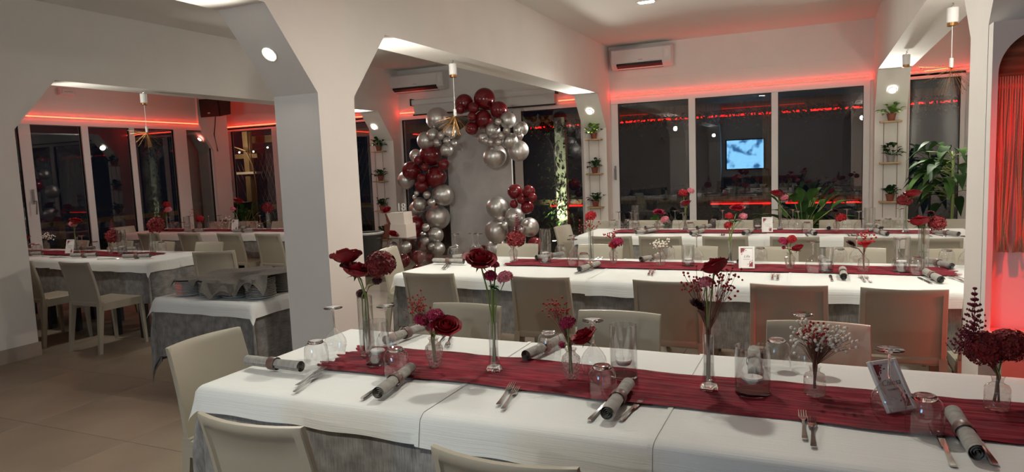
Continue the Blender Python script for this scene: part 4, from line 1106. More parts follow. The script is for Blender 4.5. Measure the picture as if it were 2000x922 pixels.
VASES=[
('T1', 'tube', -1.654, 2.206, 0.243, [('rose', -0.056, 0.407, 0.0451, -0.3, ''), ('rose', -0.018, 0.352, 0.049, -0.2, ''), ('hydr', 0.086, 0.369, 0.0603, 0.1, ''), ('carn', -0.024, 0.246, 0.0185, -0.2, 'dark'), ('carn', 0.069, 0.305, 0.0162, 0, 'dark')]),
('T1', 'bud', -1.305, 2.143, 0.111, [('rose', 0.064, 0.162, 0.0395, 0.5, ''), ('carn', 0.012, 0.194, 0.0284, 0, 'mag'), ('carn', -0.045, 0.175, 0.0249, -0.2, 'mag'), ('carn', 0.005, 0.155, 0.019, 0, 'mag'), ('ball', -0.034, 0.14, 0.0134, 0, 'mag'), ('berry', -0.057, 0.233, 0.0498, -0.4, ''), ('leafy', -0.01, 0.128, 0.0267, 0, '')]),
('T1', 'flute', -1.072, 2.173, 0.177, [('rose', -0.025, 0.411, 0.0441, -0.1, ''), ('carn', 0.014, 0.383, 0.0146, 0, 'mag'), ('carn', -0.004, 0.343, 0.0221, 0, 'mag'), ('carn', 0.052, 0.339, 0.0255, 0.4, 'pink'), ('leafy', 0.005, 0.312, 0.0331, 0, '')]),
('T1', 'bud', -0.772, 2.159, 0.106, [('rose', 0.043, 0.151, 0.0365, 0.4, ''), ('carn', -0.006, 0.194, 0.0245, 0, 'mag'), ('ball', -0.039, 0.109, 0.0141, 0, 'mag'), ('berry', -0.046, 0.241, 0.0422, -0.2, ''), ('leafy', -0.005, 0.142, 0.0245, 0, '')]),
('T1', 'flute', -0.318, 2.189, 0.181, [('rose', 0.02, 0.4, 0.0369, 0, ''), ('carn', -0.004, 0.346, 0.0194, 0, 'pink'), ('dahlia', -0.034, 0.267, 0.0343, -0.5, 'dark'), ('berry', -0.036, 0.338, 0.0586, -0.3, ''), ('berry', 0.058, 0.35, 0.0575, 0.3, '')]),
('T1', 'ribbed', -0.008, 2.23, 0.088, [('gyp', -0.011, 0.178, 0.0688, -0.1, ''), ('gyp', 0.053, 0.17, 0.0556, 0.5, ''), ('berry', -0.007, 0.193, 0.0375, 0, '')]),
('T1', 'ribbed', 0.462, 2.253, 0.093, [('hydr', -0.028, 0.165, 0.0548, -0.1, ''), ('hydr', 0.027, 0.178, 0.0512, 0.2, ''), ('astilbe', -0.057, 0.259, 0.0895, -0.25, ''), ('astilbe', -0.078, 0.206, 0.0727, -0.5, '')]),
('T2', 'bud', -2.126, 4.721, 0.125, [('hydr', 0.025, 0.178, 0.0701, 0, ''), ('astilbe', 0.047, 0.295, 0.0931, 0, '')]),
('T2', 'flute', -1.525, 4.783, 0.234, [('carn', 0.006, 0.345, 0.0412, 0, 'red'), ('berry', -0.015, 0.277, 0.0827, 0, '')]),
('T2', 'bud', -1.358, 4.783, 0.112, [('carn', 0.031, 0.154, 0.0407, 0.2, 'mag'), ('carn', -0.008, 0.128, 0.0297, -0.2, 'red'), ('berry', -0.029, 0.206, 0.0446, 0, '')]),
('T2', 'ribbed', -1.007, 4.738, 0.122, [('gyp', -0.001, 0.148, 0.0751, 0, '')]),
('T2', 'flute', -0.55, 4.833, 0.168, [('rose', 0.046, 0.393, 0.0416, 0.2, ''), ('carn', -0.004, 0.335, 0.0279, 0, 'red'), ('carn', -0.011, 0.272, 0.0279, -0.2, 'red'), ('carn', 0.085, 0.331, 0.0277, 0.3, 'pink'), ('leafy', 0.032, 0.31, 0.0487, 0, '')]),
('T2', 'bud', -0.168, 4.714, 0.109, [('rose', 0.043, 0.144, 0.0362, 0.2, ''), ('carn', -0.04, 0.18, 0.0298, -0.2, 'mag'), ('carn', 0.009, 0.193, 0.0297, 0, 'red'), ('ball', -0.037, 0.14, 0.0133, 0, 'mag')]),
('T2', 'ribbed', 0.254, 4.682, 0.107, [('spider', 0.007, 0.156, 0.0661, 0, 'red'), ('dahlia', -0.072, 0.168, 0.038, -0.3, 'dark'), ('berry', 0.012, 0.216, 0.0502, 0, '')]),
('T2', 'tube', 0.58, 4.757, 0.261, [('rose', -0.027, 0.312, 0.0526, -0.1, ''), ('dahlia', 0.033, 0.349, 0.0338, 0.1, 'dark'), ('hydr', 0.072, 0.287, 0.046, 0.3, '')]),
('T3', 'bud', -1.533, 7.071, 0.107, [('dahlia', 0.019, 0.187, 0.0744, 0, 'mag'), ('carn', 0.076, 0.117, 0.0424, 0.2, 'pink')]),
('T3', 'flute', -1.273, 7.232, 0.15, [('rose', 0.009, 0.279, 0.048, 0, ''), ('carn', -0.016, 0.376, 0.048, 0, 'red'), ('carn', 0.058, 0.401, 0.0372, 0, 'pink')]),
('T3', 'flute', -0.349, 7.246, 0.234, [('rose', -0.028, 0.367, 0.0558, 0, ''), ('carn', 0.038, 0.315, 0.0354, 0, 'pink')]),
('T3', 'bud', 0.154, 7.111, 0.097, [('dahlia', -0.01, 0.185, 0.0483, 0, 'dark'), ('carn', 0.038, 0.121, 0.0482, 0, 'red')]),
('T3', 'flute', 0.715, 7.036, 0.231, [('hydr', -0.009, 0.282, 0.0598, 0, ''), ('rose', 0.05, 0.354, 0.0595, 0.2, '')]),
('T4', 'bud', -8.081, 4.664, 0.086, [('rose', 0.027, 0.15, 0.0626, 0, '')]),
('T4', 'flute', -8.473, 4.799, 0.237, [('berry', 0.055, 0.297, 0.1176, 0, ''), ('carn', 0.06, 0.321, 0.047, 0, 'red')]),
('T4', 'ribbed', -7.979, 4.852, 0.104, [('gyp', 0.026, 0.152, 0.081, 0, '')]),
('T4', 'flute', -7.138, 4.649, 0.173, [('rose', 0.081, 0.353, 0.0536, 0, ''), ('carn', -0.025, 0.31, 0.0377, 0, 'pink')]),
('T4', 'bud', -6.596, 4.635, 0.094, [('hydr', 0.026, 0.174, 0.0782, 0, ''), ('astilbe', 0.08, 0.279, 0.0934, 0, '')]),
('T4', 'tube', -6.141, 4.768, 0.197, [('hydr', 0.038, 0.281, 0.0824, 0, '')]),
('T5', 'flute', -8.636, 6.973, 0.223, [('carn', 0.017, 0.373, 0.0519, 0, 'red'), ('carn', 0.071, 0.305, 0.0444, 0, 'pink'), ('berry', 0.003, 0.343, 0.0742, 0, '')]),
('T5', 'bud', -8.163, 7.127, 0.104, [('carn', 0.038, 0.148, 0.0591, 0, 'red'), ('berry', -0.065, 0.223, 0.0815, 0, '')]),
('T5', 'ribbed', -7.746, 7.205, 0.103, [('gyp', 0.015, 0.132, 0.0878, 0, '')]),
('T5', 'flute', -7.673, 7.352, 0.163, [('rose', 0.073, 0.399, 0.0589, 0, ''), ('carn', -0.059, 0.275, 0.037, 0, 'pink')]),
('T5', 'tube', -6.813, 7.079, 0.251, [('hydr', -0.006, 0.3, 0.0763, 0, '')])]

# ------------------------------------------------------------------ flowers
def fib(n, i, lo=-1.0, hi=1.0):
    z = lo + (hi - lo) * (i + .5) / n
    a = i * 2.399963
    r = math.sqrt(max(0, 1 - z * z))
    return Vector((r * math.cos(a), r * math.sin(a), z))
def orient(M, mb, tilt, az=0.0):
    return mb
def rose_mesh(R_, seed):
    rn = random.Random(seed); mb = MB()
    layers = [(3, .20, 1.15, 1.6, -.10), (4, .38, 1.12, 1.2, .0), (5, .56, 1.10, .95, .06), (5, .76, 1.04, .85, .12), (6, .92, .92, .75, .22)]
    for li, (n, rl, hl, span, curl) in enumerate(layers):
        a0 = rn.uniform(0, 6.28)
        for k in range(n):
            az = a0 + 2 * PI * k / n + rn.uniform(-.12, .12); jr = rn.uniform(.94, 1.06); jz = rn.uniform(-.04, .04)
            def fn(u, v):
                t = (u - .5) * 2; s = v
                ww = span * math.sin(PI * (.18 + .62 * s)) / 1.0
                r = rl * R_ * jr * (min(1.0, math.sqrt(s * 1.9)) * .94 + .06) * (1 + curl * s ** 3)
                if s > .85: r += rl * R_ * .10 * (1 if li > 1 else -.6)
                z = -.62 * R_ + hl * R_ * s + jz * R_ - .10 * R_ * t * t * s - (.05 * R_ * li if s > .9 else 0)
                a = az + t * ww
                return (r * math.cos(a), r * math.sin(a), z)
            mb.grid(fn, 6, 5, vs_=[0, .25, .5, .75, .92, 1.0])
    return mb.mesh('rose', 'rose', True)
def floret_ball(R_, n, fs, mat, seed, lo=-.75, squash=.9):
    rn = random.Random(seed); mb = MB()
    for i in range(n):
        d = fib(n, i, lo, 1.0)
        p = Vector((d.x, d.y, d.z * squash)) * R_ * rn.uniform(.84, 1.06)
        q = d.to_track_quat('Z', 'Y').to_matrix().to_4x4() @ Matrix.Rotation(rn.uniform(0, 6), 4, 'Z')
        s0 = len(mb.v); s = fs * rn.uniform(.8, 1.2)
        for k in range(4):
            a = k * PI / 2
            c, sn = math.cos(a), math.sin(a); c2, s2 = math.cos(a + .6), math.sin(a + .6); c3, s3 = math.cos(a - .6), math.sin(a - .6)
            mb.add([(0, 0, 0), (c3 * s * .75, s3 * s * .75, s * .25), (c * s * 1.1, sn * s * 1.1, s * rn.uniform(-.1, .45)), (c2 * s * .75, s2 * s * .75, s * .25)], [(0, 1, 2, 3)])
        mb.xform(Matrix.Translation(p) @ q, s0)
    mb.sphere((0, 0, 0), R_ * .78, 10, 6, squash)
    return mb.mesh('floret_ball', mat)
def ray_flower(R_, mat, seed, rings=4, n=13, wide=.16, upward=False):
    rn = random.Random(seed); mb = MB()
    for li in range(rings):
        el = (.15 + 1.25 * li / max(1, rings - 1)) if not upward else (.5 + 1.0 * li / rings)
        L = R_ * (1.0 - .13 * li)
        m = max(5, n - 2 * li)
        for k in range(m):
            az = 2 * PI * (k + .5 * (li % 2)) / m + rn.uniform(-.06, .06); e = el + rn.uniform(-.1, .1)
            d = Vector((math.cos(az) * math.cos(e), math.sin(az) * math.cos(e), math.sin(e)))
            side = Vector((-math.sin(az), math.cos(az), 0)); nn = d.cross(side)
            w = R_ * wide * 1.25
            b = d * R_ * .12; mid = d * L * .6
            mb.add([b, mid + side * w + nn * w * -.35, d * L, mid - side * w + nn * w * -.35, mid], [(0, 1, 4), (1, 2, 4), (2, 3, 4), (3, 0, 4)])
    mb.sphere((0, 0, R_ * .12), R_ * .22, 8, 5)
    return mb.mesh('ray_flower', mat)
def spray(R_, n, mat, dot, seed, base, zs=.75):
    """fine branches from the vase mouth ending in small balls"""
    rn = random.Random(seed); dots = MB(); tw_ = MB()
    for i in range(n):
        d = Vector((rn.gauss(0, .5), rn.gauss(0, .5), rn.gauss(0, .5) * zs))
        if d.length > 1.15: d = d * (1.15 / d.length)
        p = d * R_
        if dot < .0058 or dot > .0061: dots.sphere(p, dot * rn.uniform(.7, 1.2), 6, 4)
        else: dots.octa(p, dot * rn.uniform(.8, 1.4), dot * rn.uniform(.8, 1.6))
        if i % 2 == 0:
            q = p * .35 + Vector(base) * .35
            tw_.tube([Vector(base), q + Vector((rn.uniform(-.01, .01), 0, 0)), p], .0007, 3, cap=False)
    return dots.mesh('spray', mat, True), tw_.mesh('twigs', 'stem_brown')
def plume(H, seed):
    rn = random.Random(seed); mb = MB()
    for i in range(300):
        t = rn.random() ** .8
        w = H * .26 * (1 - t) + .003
        a = rn.uniform(0, 6.28); k = rn.random() ** .5
        br = round(t * 9) / 9
        mb.octa((w * k * math.cos(a), w * k * math.sin(a), H * (br - .5) + w * k * .5), .0028, .0042)
    mb.tube([(0, 0, -H * .5), (0, 0, H * .5)], .0012, 4)
    for i in range(9):
        z = H * (i / 9 - .5); w = H * .26 * (1 - i / 9)
        for a in (i * 2.4, i * 2.4 + 2.1, i * 2.4 + 4.2):
            mb.tube([(0, 0, z), (w * math.cos(a), w * math.sin(a), z + w * .5)], .0010, 3, cap=False)
    return mb.mesh('plume', 'astilbe')
def leaf_blade(mb, p, d, L, W, droop=.35, seg=5, fold=.18, upv=Vector((0, 0, 1))):
    """one pointed leaf from p along d, bending down"""
    p = Vector(p); d = Vector(d).normalized()
    side = d.cross(upv)
    if side.length < 1e-3: side = Vector((1, 0, 0))
    side.normalize(); nrm = side.cross(d)
    o = []
    for i in range(seg + 1):
        t = i / seg
        c = p + d * (L * t) - upv * (droop * L * t * t)
        w = W * math.sin(PI * min(1, .06 + .94 * t) ** .8) * .5
        o += [c - side * w + nrm * (w * fold * 2), c, c + side * w + nrm * (w * fold * 2)]
    fs = []
    for i in range(seg):
        a = i * 3
        fs += [(a, a + 1, a + 4, a + 3), (a + 1, a + 2, a + 5, a + 4)]
    return mb.add(o, fs)
def leafy_mesh(R_, n, seed, mat='leaf'):
    rn = random.Random(seed); mb = MB()
    for i in range(n):
        d = Vector((rn.gauss(0, 1), rn.gauss(0, 1), rn.uniform(.1, 1)))
        leaf_blade(mb, (0, 0, -R_ * .3), d, R_ * rn.uniform(.8, 1.3), R_ * .45, .3, 3)
    return mb.mesh('leaves', mat, True)

def vase_mesh(kind, h):
    if kind == 'bud':
        pr = [(.018, .0), (.022, .004), (.030, .045), (.034, .068), (.031, .080), (.018, .093), (.0155, .100), (.021, .109), (.022, .111)]
        s = h / .111
        return MB().lathe([(.001, .002)] + [(r * (1 if s > .9 else .95), z * s) for r, z in pr], 12).mesh('vase', 'cut_glass', SH), .014
    if kind == 'ribbed':
        s = h / .092
        pr = [(.030, 0), (.032, .004), (.032, .058), (.028, .066), (.016, .072), (.0135, .078), (.016, .088), (.018, .092)]
        mb = MB(); n = 36
        mb.lathe([(.001, .002)] + [(r, z * s) for r, z in pr], n)
        for i, v in enumerate(mb.v):
            if i % 2 and v[2] < .06 * s and abs(v[0]) + abs(v[1]) > .02:
                mb.v[i] = (v[0] * .95, v[1] * .95, v[2])
        return mb.mesh('vase', 'ribbed_glass', SH), .012
    if kind == 'flute':
        pr = [(.0225, .0185), (.017, h * .35), (.0165, h * .6), (.0195, h), (.018, h), (.015, h * .6), (.015, h * .35), (.018, .026)]
        return MB().lathe(pr, 20).mesh('vase', 'glass', SH), .013
    pr = [(.001, .0), (.028, .0), (.030, .004), (.030, h), (.028, h), (.028, .012), (.001, .010)]
    return MB().lathe(pr, 22).mesh('vase', 'glass', SH), .024

FLN = {'rose': 'red roses', 'hydr': 'dark hydrangea', 'gyp': 'white sprigs', 'astilbe': 'plumes', 'dahlia': 'dahlia', 'spider': 'spidery bloom', 'berry': 'red berries', 'carn': 'carnations'}
VK = {'bud': 'squat vase', 'ribbed': 'ribbed vase', 'flute': 'slender vase', 'tube': 'tall vase'}
FLB = MB().lathe([(.0005, .0), (.029, .0), (.0295, .006), (.027, .012), (.022, .018), (.0005, .022)], 20).mesh('base', 'solid_glass', SH)
for vi, (key, kind, vx, vy, vh, heads) in enumerate(VASES):
    same = sorted([v[2] for v in VASES if v[0] == key])
    pos = same.index(vx)
    main = []
    for h in heads:
        if h[0] in FLN and FLN[h[0]] not in main: main.append(FLN[h[0]])
    lab = '%s of %s, %s vase on %s' % (VK[kind], main[0], nth(pos, len(same)), TN[key])
    t = thing('flower_vase', lab, 'vase', (vx, vy, TZ + (.005 if key == 'T1' else .005)), 0, 'flower vases')
    me, mouth = vase_mesh(kind, vh)
    ob('glass_vase', me, t)
    if kind == 'flute': ob('thick_base', FLB, t)
    rm = {'bud': .024, 'ribbed': .028, 'flute': .0145, 'tube': .027}[kind]
    z0_ = .024 if kind == 'flute' else .013
    if kind in ('flute', 'tube'):
        ob('water', MB().lathe([(.001, z0_ + .001), (rm * .96, z0_ + .003), (rm * .96, vh * .45), (.001, vh * .45)], 16).mesh('water', 'water', SH), t)
    rn = random.Random(vi + 100)
    NAMES = {'rose': 'rose', 'hydr': 'hydrangea_head', 'carn': 'carnation', 'ball': 'flower_bud', 'berry': 'berry_spray', 'gyp': 'babys_breath', 'leafy': 'leaf_cluster', 'astilbe': 'astilbe_plume', 'dahlia': 'dahlia', 'spider': 'spider_bloom'}
    near = key == 'T1'
    for hi, (hk, dx, dz, hr, tilt, colr) in enumerate(heads):
        dy = rn.uniform(-.02, .02) * (1 if near else 1.3) + (-.012 if hk in ('rose', 'dahlia') else .01)
        seed = vi * 31 + hi
        rot = (rn.uniform(.15, .5) if hk in ('rose', 'carn', 'dahlia') else .1, tilt * .9, rn.uniform(0, 6) if hk not in ('berry', 'gyp') else 0)
        base_local = (-dx, -dy, vh - dz)
        tw_me = None
        if hk == 'rose': me = rose_mesh(hr * (1.18 if near else 1.05), seed)
        elif hk == 'hydr': me = floret_ball(hr * .95, 190 if near else 60, hr * (.20 if near else .34), 'hydr', seed)
        elif hk == 'carn': me = floret_ball(hr * (1.05 if near else .9), 60 if near else 46, hr * (.36 if near else .42), colr, seed, -.35, .8)
        elif hk == 'ball': me = floret_ball(hr * .9, 40, hr * .3, colr, seed, -.9, 1.0)
        elif hk == 'dahlia': me = ray_flower(hr, colr, seed, 5, 16)
        elif hk == 'spider': me = ray_flower(hr * 1.05, colr, seed, 6, 18, .06, True)
        elif hk == 'gyp': me, tw_me = spray(hr * 1.0, 110 if near else 60, 'gyp', .0052 if near else .0065, seed, base_local, .6)
        elif hk == 'berry': me, tw_me = spray(hr * 1.0, 60 if near else 36, 'berry', .0040 if near else .0059, seed, base_local, .8)
        elif hk == 'astilbe': me = plume(hr * 1.7, seed)
        else: me = leafy_mesh(hr * 1.1, 9, seed)
        if hk in ('berry', 'gyp'): rot = (0, 0, 0)
        o = ob(NAMES[hk], me, t, (dx, dy, dz), rot)
        if hk in ('berry', 'gyp', 'astilbe'): o['kind'] = 'stuff'
        if tw_me:
            g = ob('twigs', tw_me, o); g['kind'] = 'stuff'
        # stem from the bottom of the vase through the mouth to the head
        s0 = Vector((rn.uniform(-.6, .6) * mouth, rn.uniform(-.6, .6) * mouth, z0_ + .006))
        s1 = Vector((rn.uniform(-.5, .5) * mouth + .004 * tilt, rn.uniform(-.5, .5) * mouth, vh))
        s2 = Vector((dx, dy, dz - hr * (.4 if hk != 'astilbe' else .7)))
        if hk in ('berry', 'gyp'): s2 = s1 + (Vector((dx, dy, dz)) - s1) * .35
        md = s1 + (s2 - s1) * .5 + Vector((dx * -.15, 0, .01))
        st = MB().tube([s0, s1, md, s2], .0030 if near else .0032, 6)
        stem = ob('stem', st.mesh('stem', 'stem' if hk in ('rose', 'carn', 'hydr', 'leafy', 'ball') else 'stem_brown', True), t)
        if hk == 'rose':
            cal = MB()
            for k in range(5):
                leaf_blade(cal, (0, 0, -hr * .62), (math.cos(k * 1.257), math.sin(k * 1.257), .1), hr * .75, hr * .22, .5, 3)
            cal.sphere((0, 0, -hr * .62), hr * .16, 8, 5)
            ob('calyx', cal.mesh('calyx', 'leaf', True), o)

# ------------------------------------------------------------------ balloon arch
SB = {}
def balloon_mesh(c):
    if c not in SB:
        prof = []
        for i in range(15):
            th = PI * i / 14
            r = math.sin(th); z = -math.cos(th)
            if z < 0: z *= 1.10; r *= 1 - .06 * z * z
            prof.append((max(r, .002), z))
        knot = [(.03, -1.10), (.05, -1.15), (.09, -1.19), (.02, -1.195)]
        SB[c] = (MB().lathe(prof, 28).mesh('balloon', c, True), MB().lathe(knot, 10).mesh('knot', c, True))
    return SB[c]
rn = random.Random(9)
cnt = {}
rows_ = []
for c, x, y, z, r in BALLOONS:
    zone = 'crown' if z > 2.02 and x < -3.75 and c == 'r' else ('left leg' if x < -4.55 else 'right side')
    if zone == 'right side': zone = 'upper right cluster' if z > 1.25 else 'lower right cluster'
    if zone == 'left leg': zone = 'upper left leg' if z > 1.1 else 'lower left leg'
    size = 'large' if r > .125 else ('medium' if r > .075 else 'small')
    rows_.append((c, size, zone, x, y, z, r))
groups_ = {}
for b in sorted(rows_, key=lambda b: -b[5]):
    groups_.setdefault(b[:3], []).append(b)
for (c, size, zone), lst in groups_.items():
    cn = 'chrome silver' if c == 's' else 'burgundy'
    for i, b in enumerate(lst):
        m = len(lst)
        o_ = '' if m == 1 else (', topmost of these' if i == 0 else (', lowest of these' if i == m - 1 else ', %s from top' % ORD[i + 1]))
        t = thing('balloon', '%s %s balloon in the %s of the arch%s' % (size, cn, zone, o_), 'balloon', b[3:6], 0, 'balloons of the arch')
        bm, km = balloon_mesh('silver_balloon' if c == 's' else 'red_balloon')
        rot = (rn.uniform(-.9, -.2), rn.uniform(-.6, .6), rn.uniform(0, 6.28))
        r = b[6]
        ob('body', bm, t, (0, 0, 0), rot, (r, r, r)); ob('knot', km, t, (0, 0, 0), rot, (r, r, r))
bdp = [(-4.95, 0), (-3.93, 0), (-3.93, 1.62)] + [(-4.44 + .51 * math.cos(a * PI / 16), 1.62 + .51 * math.sin(a * PI / 16)) for a in range(1, 16)] + [(-4.95, 1.62)]
bd = thing('backdrop_panel', 'pale arched backdrop panel behind the balloons', 'backdrop', (-4.44, 8.8, 0))
ob('panel', MB().prism_y([(x + 4.44, z) for x, z in bdp], -.02, .02).mesh('panel', 'backdrop'), bd)
ob('foot', MB().box(-.45, -.35, -.02, .35, 0, .03).mesh('foot', 'white_plastic'), bd)
ob('foot', MB().box(.35, .45, -.02, .35, 0, .03).mesh('foot', 'white_plastic'), bd)

# ------------------------------------------------------------------ cake on its clear plinth
px0, px1, py0, py1, pz = -5.00, -4.42, 7.0, 7.45, .675
pl = thing('acrylic_plinth', 'clear acrylic plinth carrying the cake', 'plinth', ((px0 + px1) / 2, (py0 + py1) / 2, 0))
hx = (px1 - px0) / 2; hy = (py1 - py0) / 2
for nm, b in (('front_sheet', (-hx, hx, -hy, -hy + .006, 0, pz - .012)), ('back_sheet', (-hx, hx, hy - .006, hy, 0, pz - .012)), ('side_sheet', (-hx, -hx + .006, -hy, hy, 0, pz - .012)), ('side_sheet', (hx - .006, hx, -hy, hy, 0, pz - .012)), ('top_sheet', (-hx - .01, hx + .01, -hy - .01, hy + .01, pz - .010, pz))):
    ob(nm, MB().box(*b).mesh(nm, 'acrylic'), pl)
for i, (c, dx, dy, z, r) in enumerate((('silver_balloon', -.16, -.08, .545, .075), ('silver_balloon', .03, -.08, .55, .078), ('red_balloon', .18, -.05, .42, .085), ('red_balloon', -.10, .05, .36, .09), ('red_balloon', .12, .05, .22, .10), ('silver_balloon', -.12, -.04, .17, .09))):
    t = thing('balloon', '%s balloon inside the clear plinth, %s' % ('silver' if c[0] == 's' else 'burgundy', ['upper left', 'upper middle', 'upper right', 'centre', 'lower right', 'lower left'][i]), 'balloon', ((px0 + px1) / 2 + dx, (py0 + py1) / 2 + dy, z), 0, 'balloons inside the plinth')
    bm, km = balloon_mesh(c)
    ob('body', bm, t, (0, 0, 0), (0, 0, i), (r * .95, r * .95, r * .95)); ob('knot', km, t, (0, 0, 0), (0, 0, i), (r * .95,) * 3)
ck = thing('cake', 'two-tier white and chocolate birthday cake on the clear plinth', 'cake', (-4.765, 7.18, pz))
ob('lower_tier', MB().prism_y([(-.10, 0), (.155, 0), (.150, .165), (-.075, .165)], -.11, .11).mesh('tier', 'cake'), ck)
ob('upper_tier', MB().prism_y([(-.075, .165), (.125, .165), (.115, .312), (-.135, .300)], -.095, .095).mesh('tier', 'cake'), ck)
ob('chocolate_side', MB().prism_y([(-.17, 0), (-.10, 0), (-.076, .165), (-.136, .302), (-.15, .29), (-.115, .17), (-.17, .16)], -.105, .105).mesh('choc', 'cake_red'), ck)
for i, (dx, dy, dz, r) in enumerate(((-.14, -.08, .345, .052), (-.01, -.14, .055, .055))):
    ob('rose', rose_mesh(r, 900 + i), ck, (dx, dy, dz), (.6, 0, i))
me = text_mesh('18', .135, 'white_plastic', 0)
me.transform(Matrix.Rotation(PI / 2, 4, 'X'))
tp = thing('cake_topper', 'white number 18 cake topper', 'cake topper', (-4.73, 7.16, pz + .312))
o = ob('digits', me, tp, (0, 0, .055)); md = o.modifiers.new('thick', 'SOLIDIFY'); md.thickness = .012
ob('pick', MB().tube([(-.02, .0, -.02), (-.02, .0, .02)], .003).tube([(.02, 0, -.02), (.02, 0, .02)], .003).mesh('pick', 'white_plastic'), tp)
bk = thing('bucket', 'grey plastic bucket with a white rim behind the big column', 'bucket', (-5.92, 8.1, 0))
ob('body', MB().lathe([(.001, 0), (.13, 0), (.20, .62), (.19, .62), (.12, .02)], 20).mesh('body', 'planter', SH), bk)
ob('rim', MB().lathe([(.201, .60), (.214, .61), (.214, .63), (.19, .635)], 24).mesh('rim', 'white_plastic', SH), bk)

# ------------------------------------------------------------------ plant shelves on the columns
def pot_plant(x, y, z, seed, label, mat='leaf_dark', h=.16, n=26, potm='terracotta', pr=.048):
    rn_ = random.Random(seed)
    t = thing('potted_plant', label, 'plant', (x, y, z), 0, 'small potted plants on the column shelves')
    ob('pot', MB().lathe([(.001, 0), (pr * .72, 0), (pr, .072), (pr * 1.07, .072), (pr * 1.07, .085), (pr * .92, .085), (pr * .9, .07), (.001, .068)], 16).mesh('pot', potm, SH), t)
    ob('soil', MB().lathe([(.001, .071), (pr * .9, .070)], 12).mesh('soil', 'soil'), t)
    fo = MB()
    for i in range(n):
        a = rn_.uniform(0, 6.28); e = rn_.uniform(.2, 1.4)
        d = Vector((math.cos(a) * math.cos(e), math.sin(a) * math.cos(e), math.sin(e)))
        p0 = Vector((0, 0, .07)); L = h * rn_.uniform(.25, .85)
        p1 = p0 + d * L
        fo.tube([p0, p1], .0016, 3, cap=False)
        dd = (d + Vector((rn_.uniform(-.5, .5), rn_.uniform(-.5, .5), rn_.uniform(-.3, .2)))).normalized()
        leaf_blade(fo, p1, dd, rn_.uniform(.05, .08), rn_.uniform(.05, .068), .4, 3)
    ob('foliage', fo.mesh('foliage', mat, True), t)
def shelf_set(xc, zs, label, colname, lit):
    y = 9.33
    w = .115
    t = thing('hanging_shelf', label, 'shelf', (xc, y, 0), 0, 'hanging plant shelves')
    for z in zs:
        ob('shelf_board', MB().bbox(-w, w, -.055, .065, z - .018, z, .002).mesh('board', 'wood'), t)
    for sx in (-.072, .072):
        ob('rope', MB().tube([(sx, 0, zs[-1] - .2), (sx, 0, zs[0] - .018)], .0035).mesh('rope', 'twine'), t)
    names = ['top', 'second', 'third', 'lowest'] if len(zs) == 4 else ['top', 'middle', 'lowest']
    for i, z in enumerate(zs):
        pot_plant(xc + .005, y, z, int(xc * 50) + i * 7 + 300, 'small potted plant on the %s shelf %s' % (names[i], colname), 'leaf_lamplit' if i == 0 and lit else 'leaf_dark', .17 if i else .16, 36 if i else 44, 'terracotta' if not (lit == 2 and i == 1) else 'grey_plastic')  # lit: top plant's leaves coloured brighter, as if under the spot lamp
shelf_set(-2.895, [1.83, 1.35, 0.878], 'rope-hung wooden plant shelves on the column between the windows', 'of the column between the windows', 1)
shelf_set(0.775, [1.853, 1.365, 0.90], 'rope-hung wooden plant shelves on the right-hand column', 'of the right-hand column', 2)
shelf_set(-6.53, [1.825, 1.34, 0.857, 0.392], 'rope-hung wooden plant shelves partly hidden by the big column', 'behind the big column', 0)

# ------------------------------------------------------------------ large house plants
def big_plant(name, x, y, z, label, specs, mats, pot_r=.16, pot_h=.3, stem_h=0.0):
    """specs: list of (azimuth, elevation, stalk length, leaf length, leaf width, droop)"""
    t = thing(name, label, 'plant', (x, y, z))
    ob('pot', MB().lathe([(.001, 0), (pot_r * .75, 0), (pot_r, pot_h), (pot_r * .92, pot_h), (pot_r * .9, pot_h - .03), (.001, pot_h - .03)], 20).mesh('pot', 'planter', SH), t)
    stalk = MB()
    if stem_h: stalk.tube([(0, 0, pot_h - .03), (.01, .0, pot_h + stem_h * .5), (0, 0, pot_h + stem_h)], .018, 8, .012)
    for i, (a, e, sl, L, W, dr) in enumerate(specs):
        d = Vector((math.cos(a) * math.cos(e), math.sin(a) * math.cos(e), math.sin(e)))
        p0 = Vector((0, 0, pot_h + stem_h * (.55 + .45 * ((i * 7) % 10) / 10) if stem_h else pot_h - .02))
        p1 = p0 + d * sl
        stalk.tube([p0, p0 + d * sl * .5 + Vector((0, 0, sl * .06)), p1], .004, 4)
        mb = MB()
        leaf_blade(mb, (0, 0, 0), d, L, W, dr, 7)
        ob('leaf', mb.mesh('leaf', mats[i % len(mats)], True), t, p1)
    ob('stalks', stalk.mesh('stalks', 'stem', True), t)
rn = random.Random(21)
sp1 = [(rn.uniform(0, 6.28), rn.uniform(.35, 1.45), rn.uniform(.15, .5), rn.uniform(.26, .38), rn.uniform(.10, .15), rn.uniform(.25, .7)) for _ in range(34)]
big_plant('leafy_plant', -0.17, 8.85, .25, 'big broad-leaved green plant standing before the wide window', sp1, ['leaf', 'leaf_dark', 'leaf'], .18, .3)
sp2 = [(rn.uniform(0, 6.28), rn.uniform(.3, 1.4), rn.uniform(.12, .4), rn.uniform(.24, .36), rn.uniform(.07, .10), rn.uniform(.3, .8)) for _ in range(34)]
big_plant('peace_lily', -9.2, 9.0, .25, 'green leafy plant before the far left window', sp2, ['leaf_dark', 'leaf'], .17, .3)
sp3 = []
for k in range(10):
    a0 = PI * .62 + k * .34 + rn.uniform(-.1, .1); e0 = rn.uniform(.15, .95); sl = rn.uniform(.12, .34)
    for j in range(5):
        sp3.append((a0 + (j - 2) * .42, e0 + rn.uniform(-.7, .05), sl + rn.uniform(-.03, .03), rn.uniform(.20, .29), rn.uniform(.10, .13), rn.uniform(.6, 1.1)))
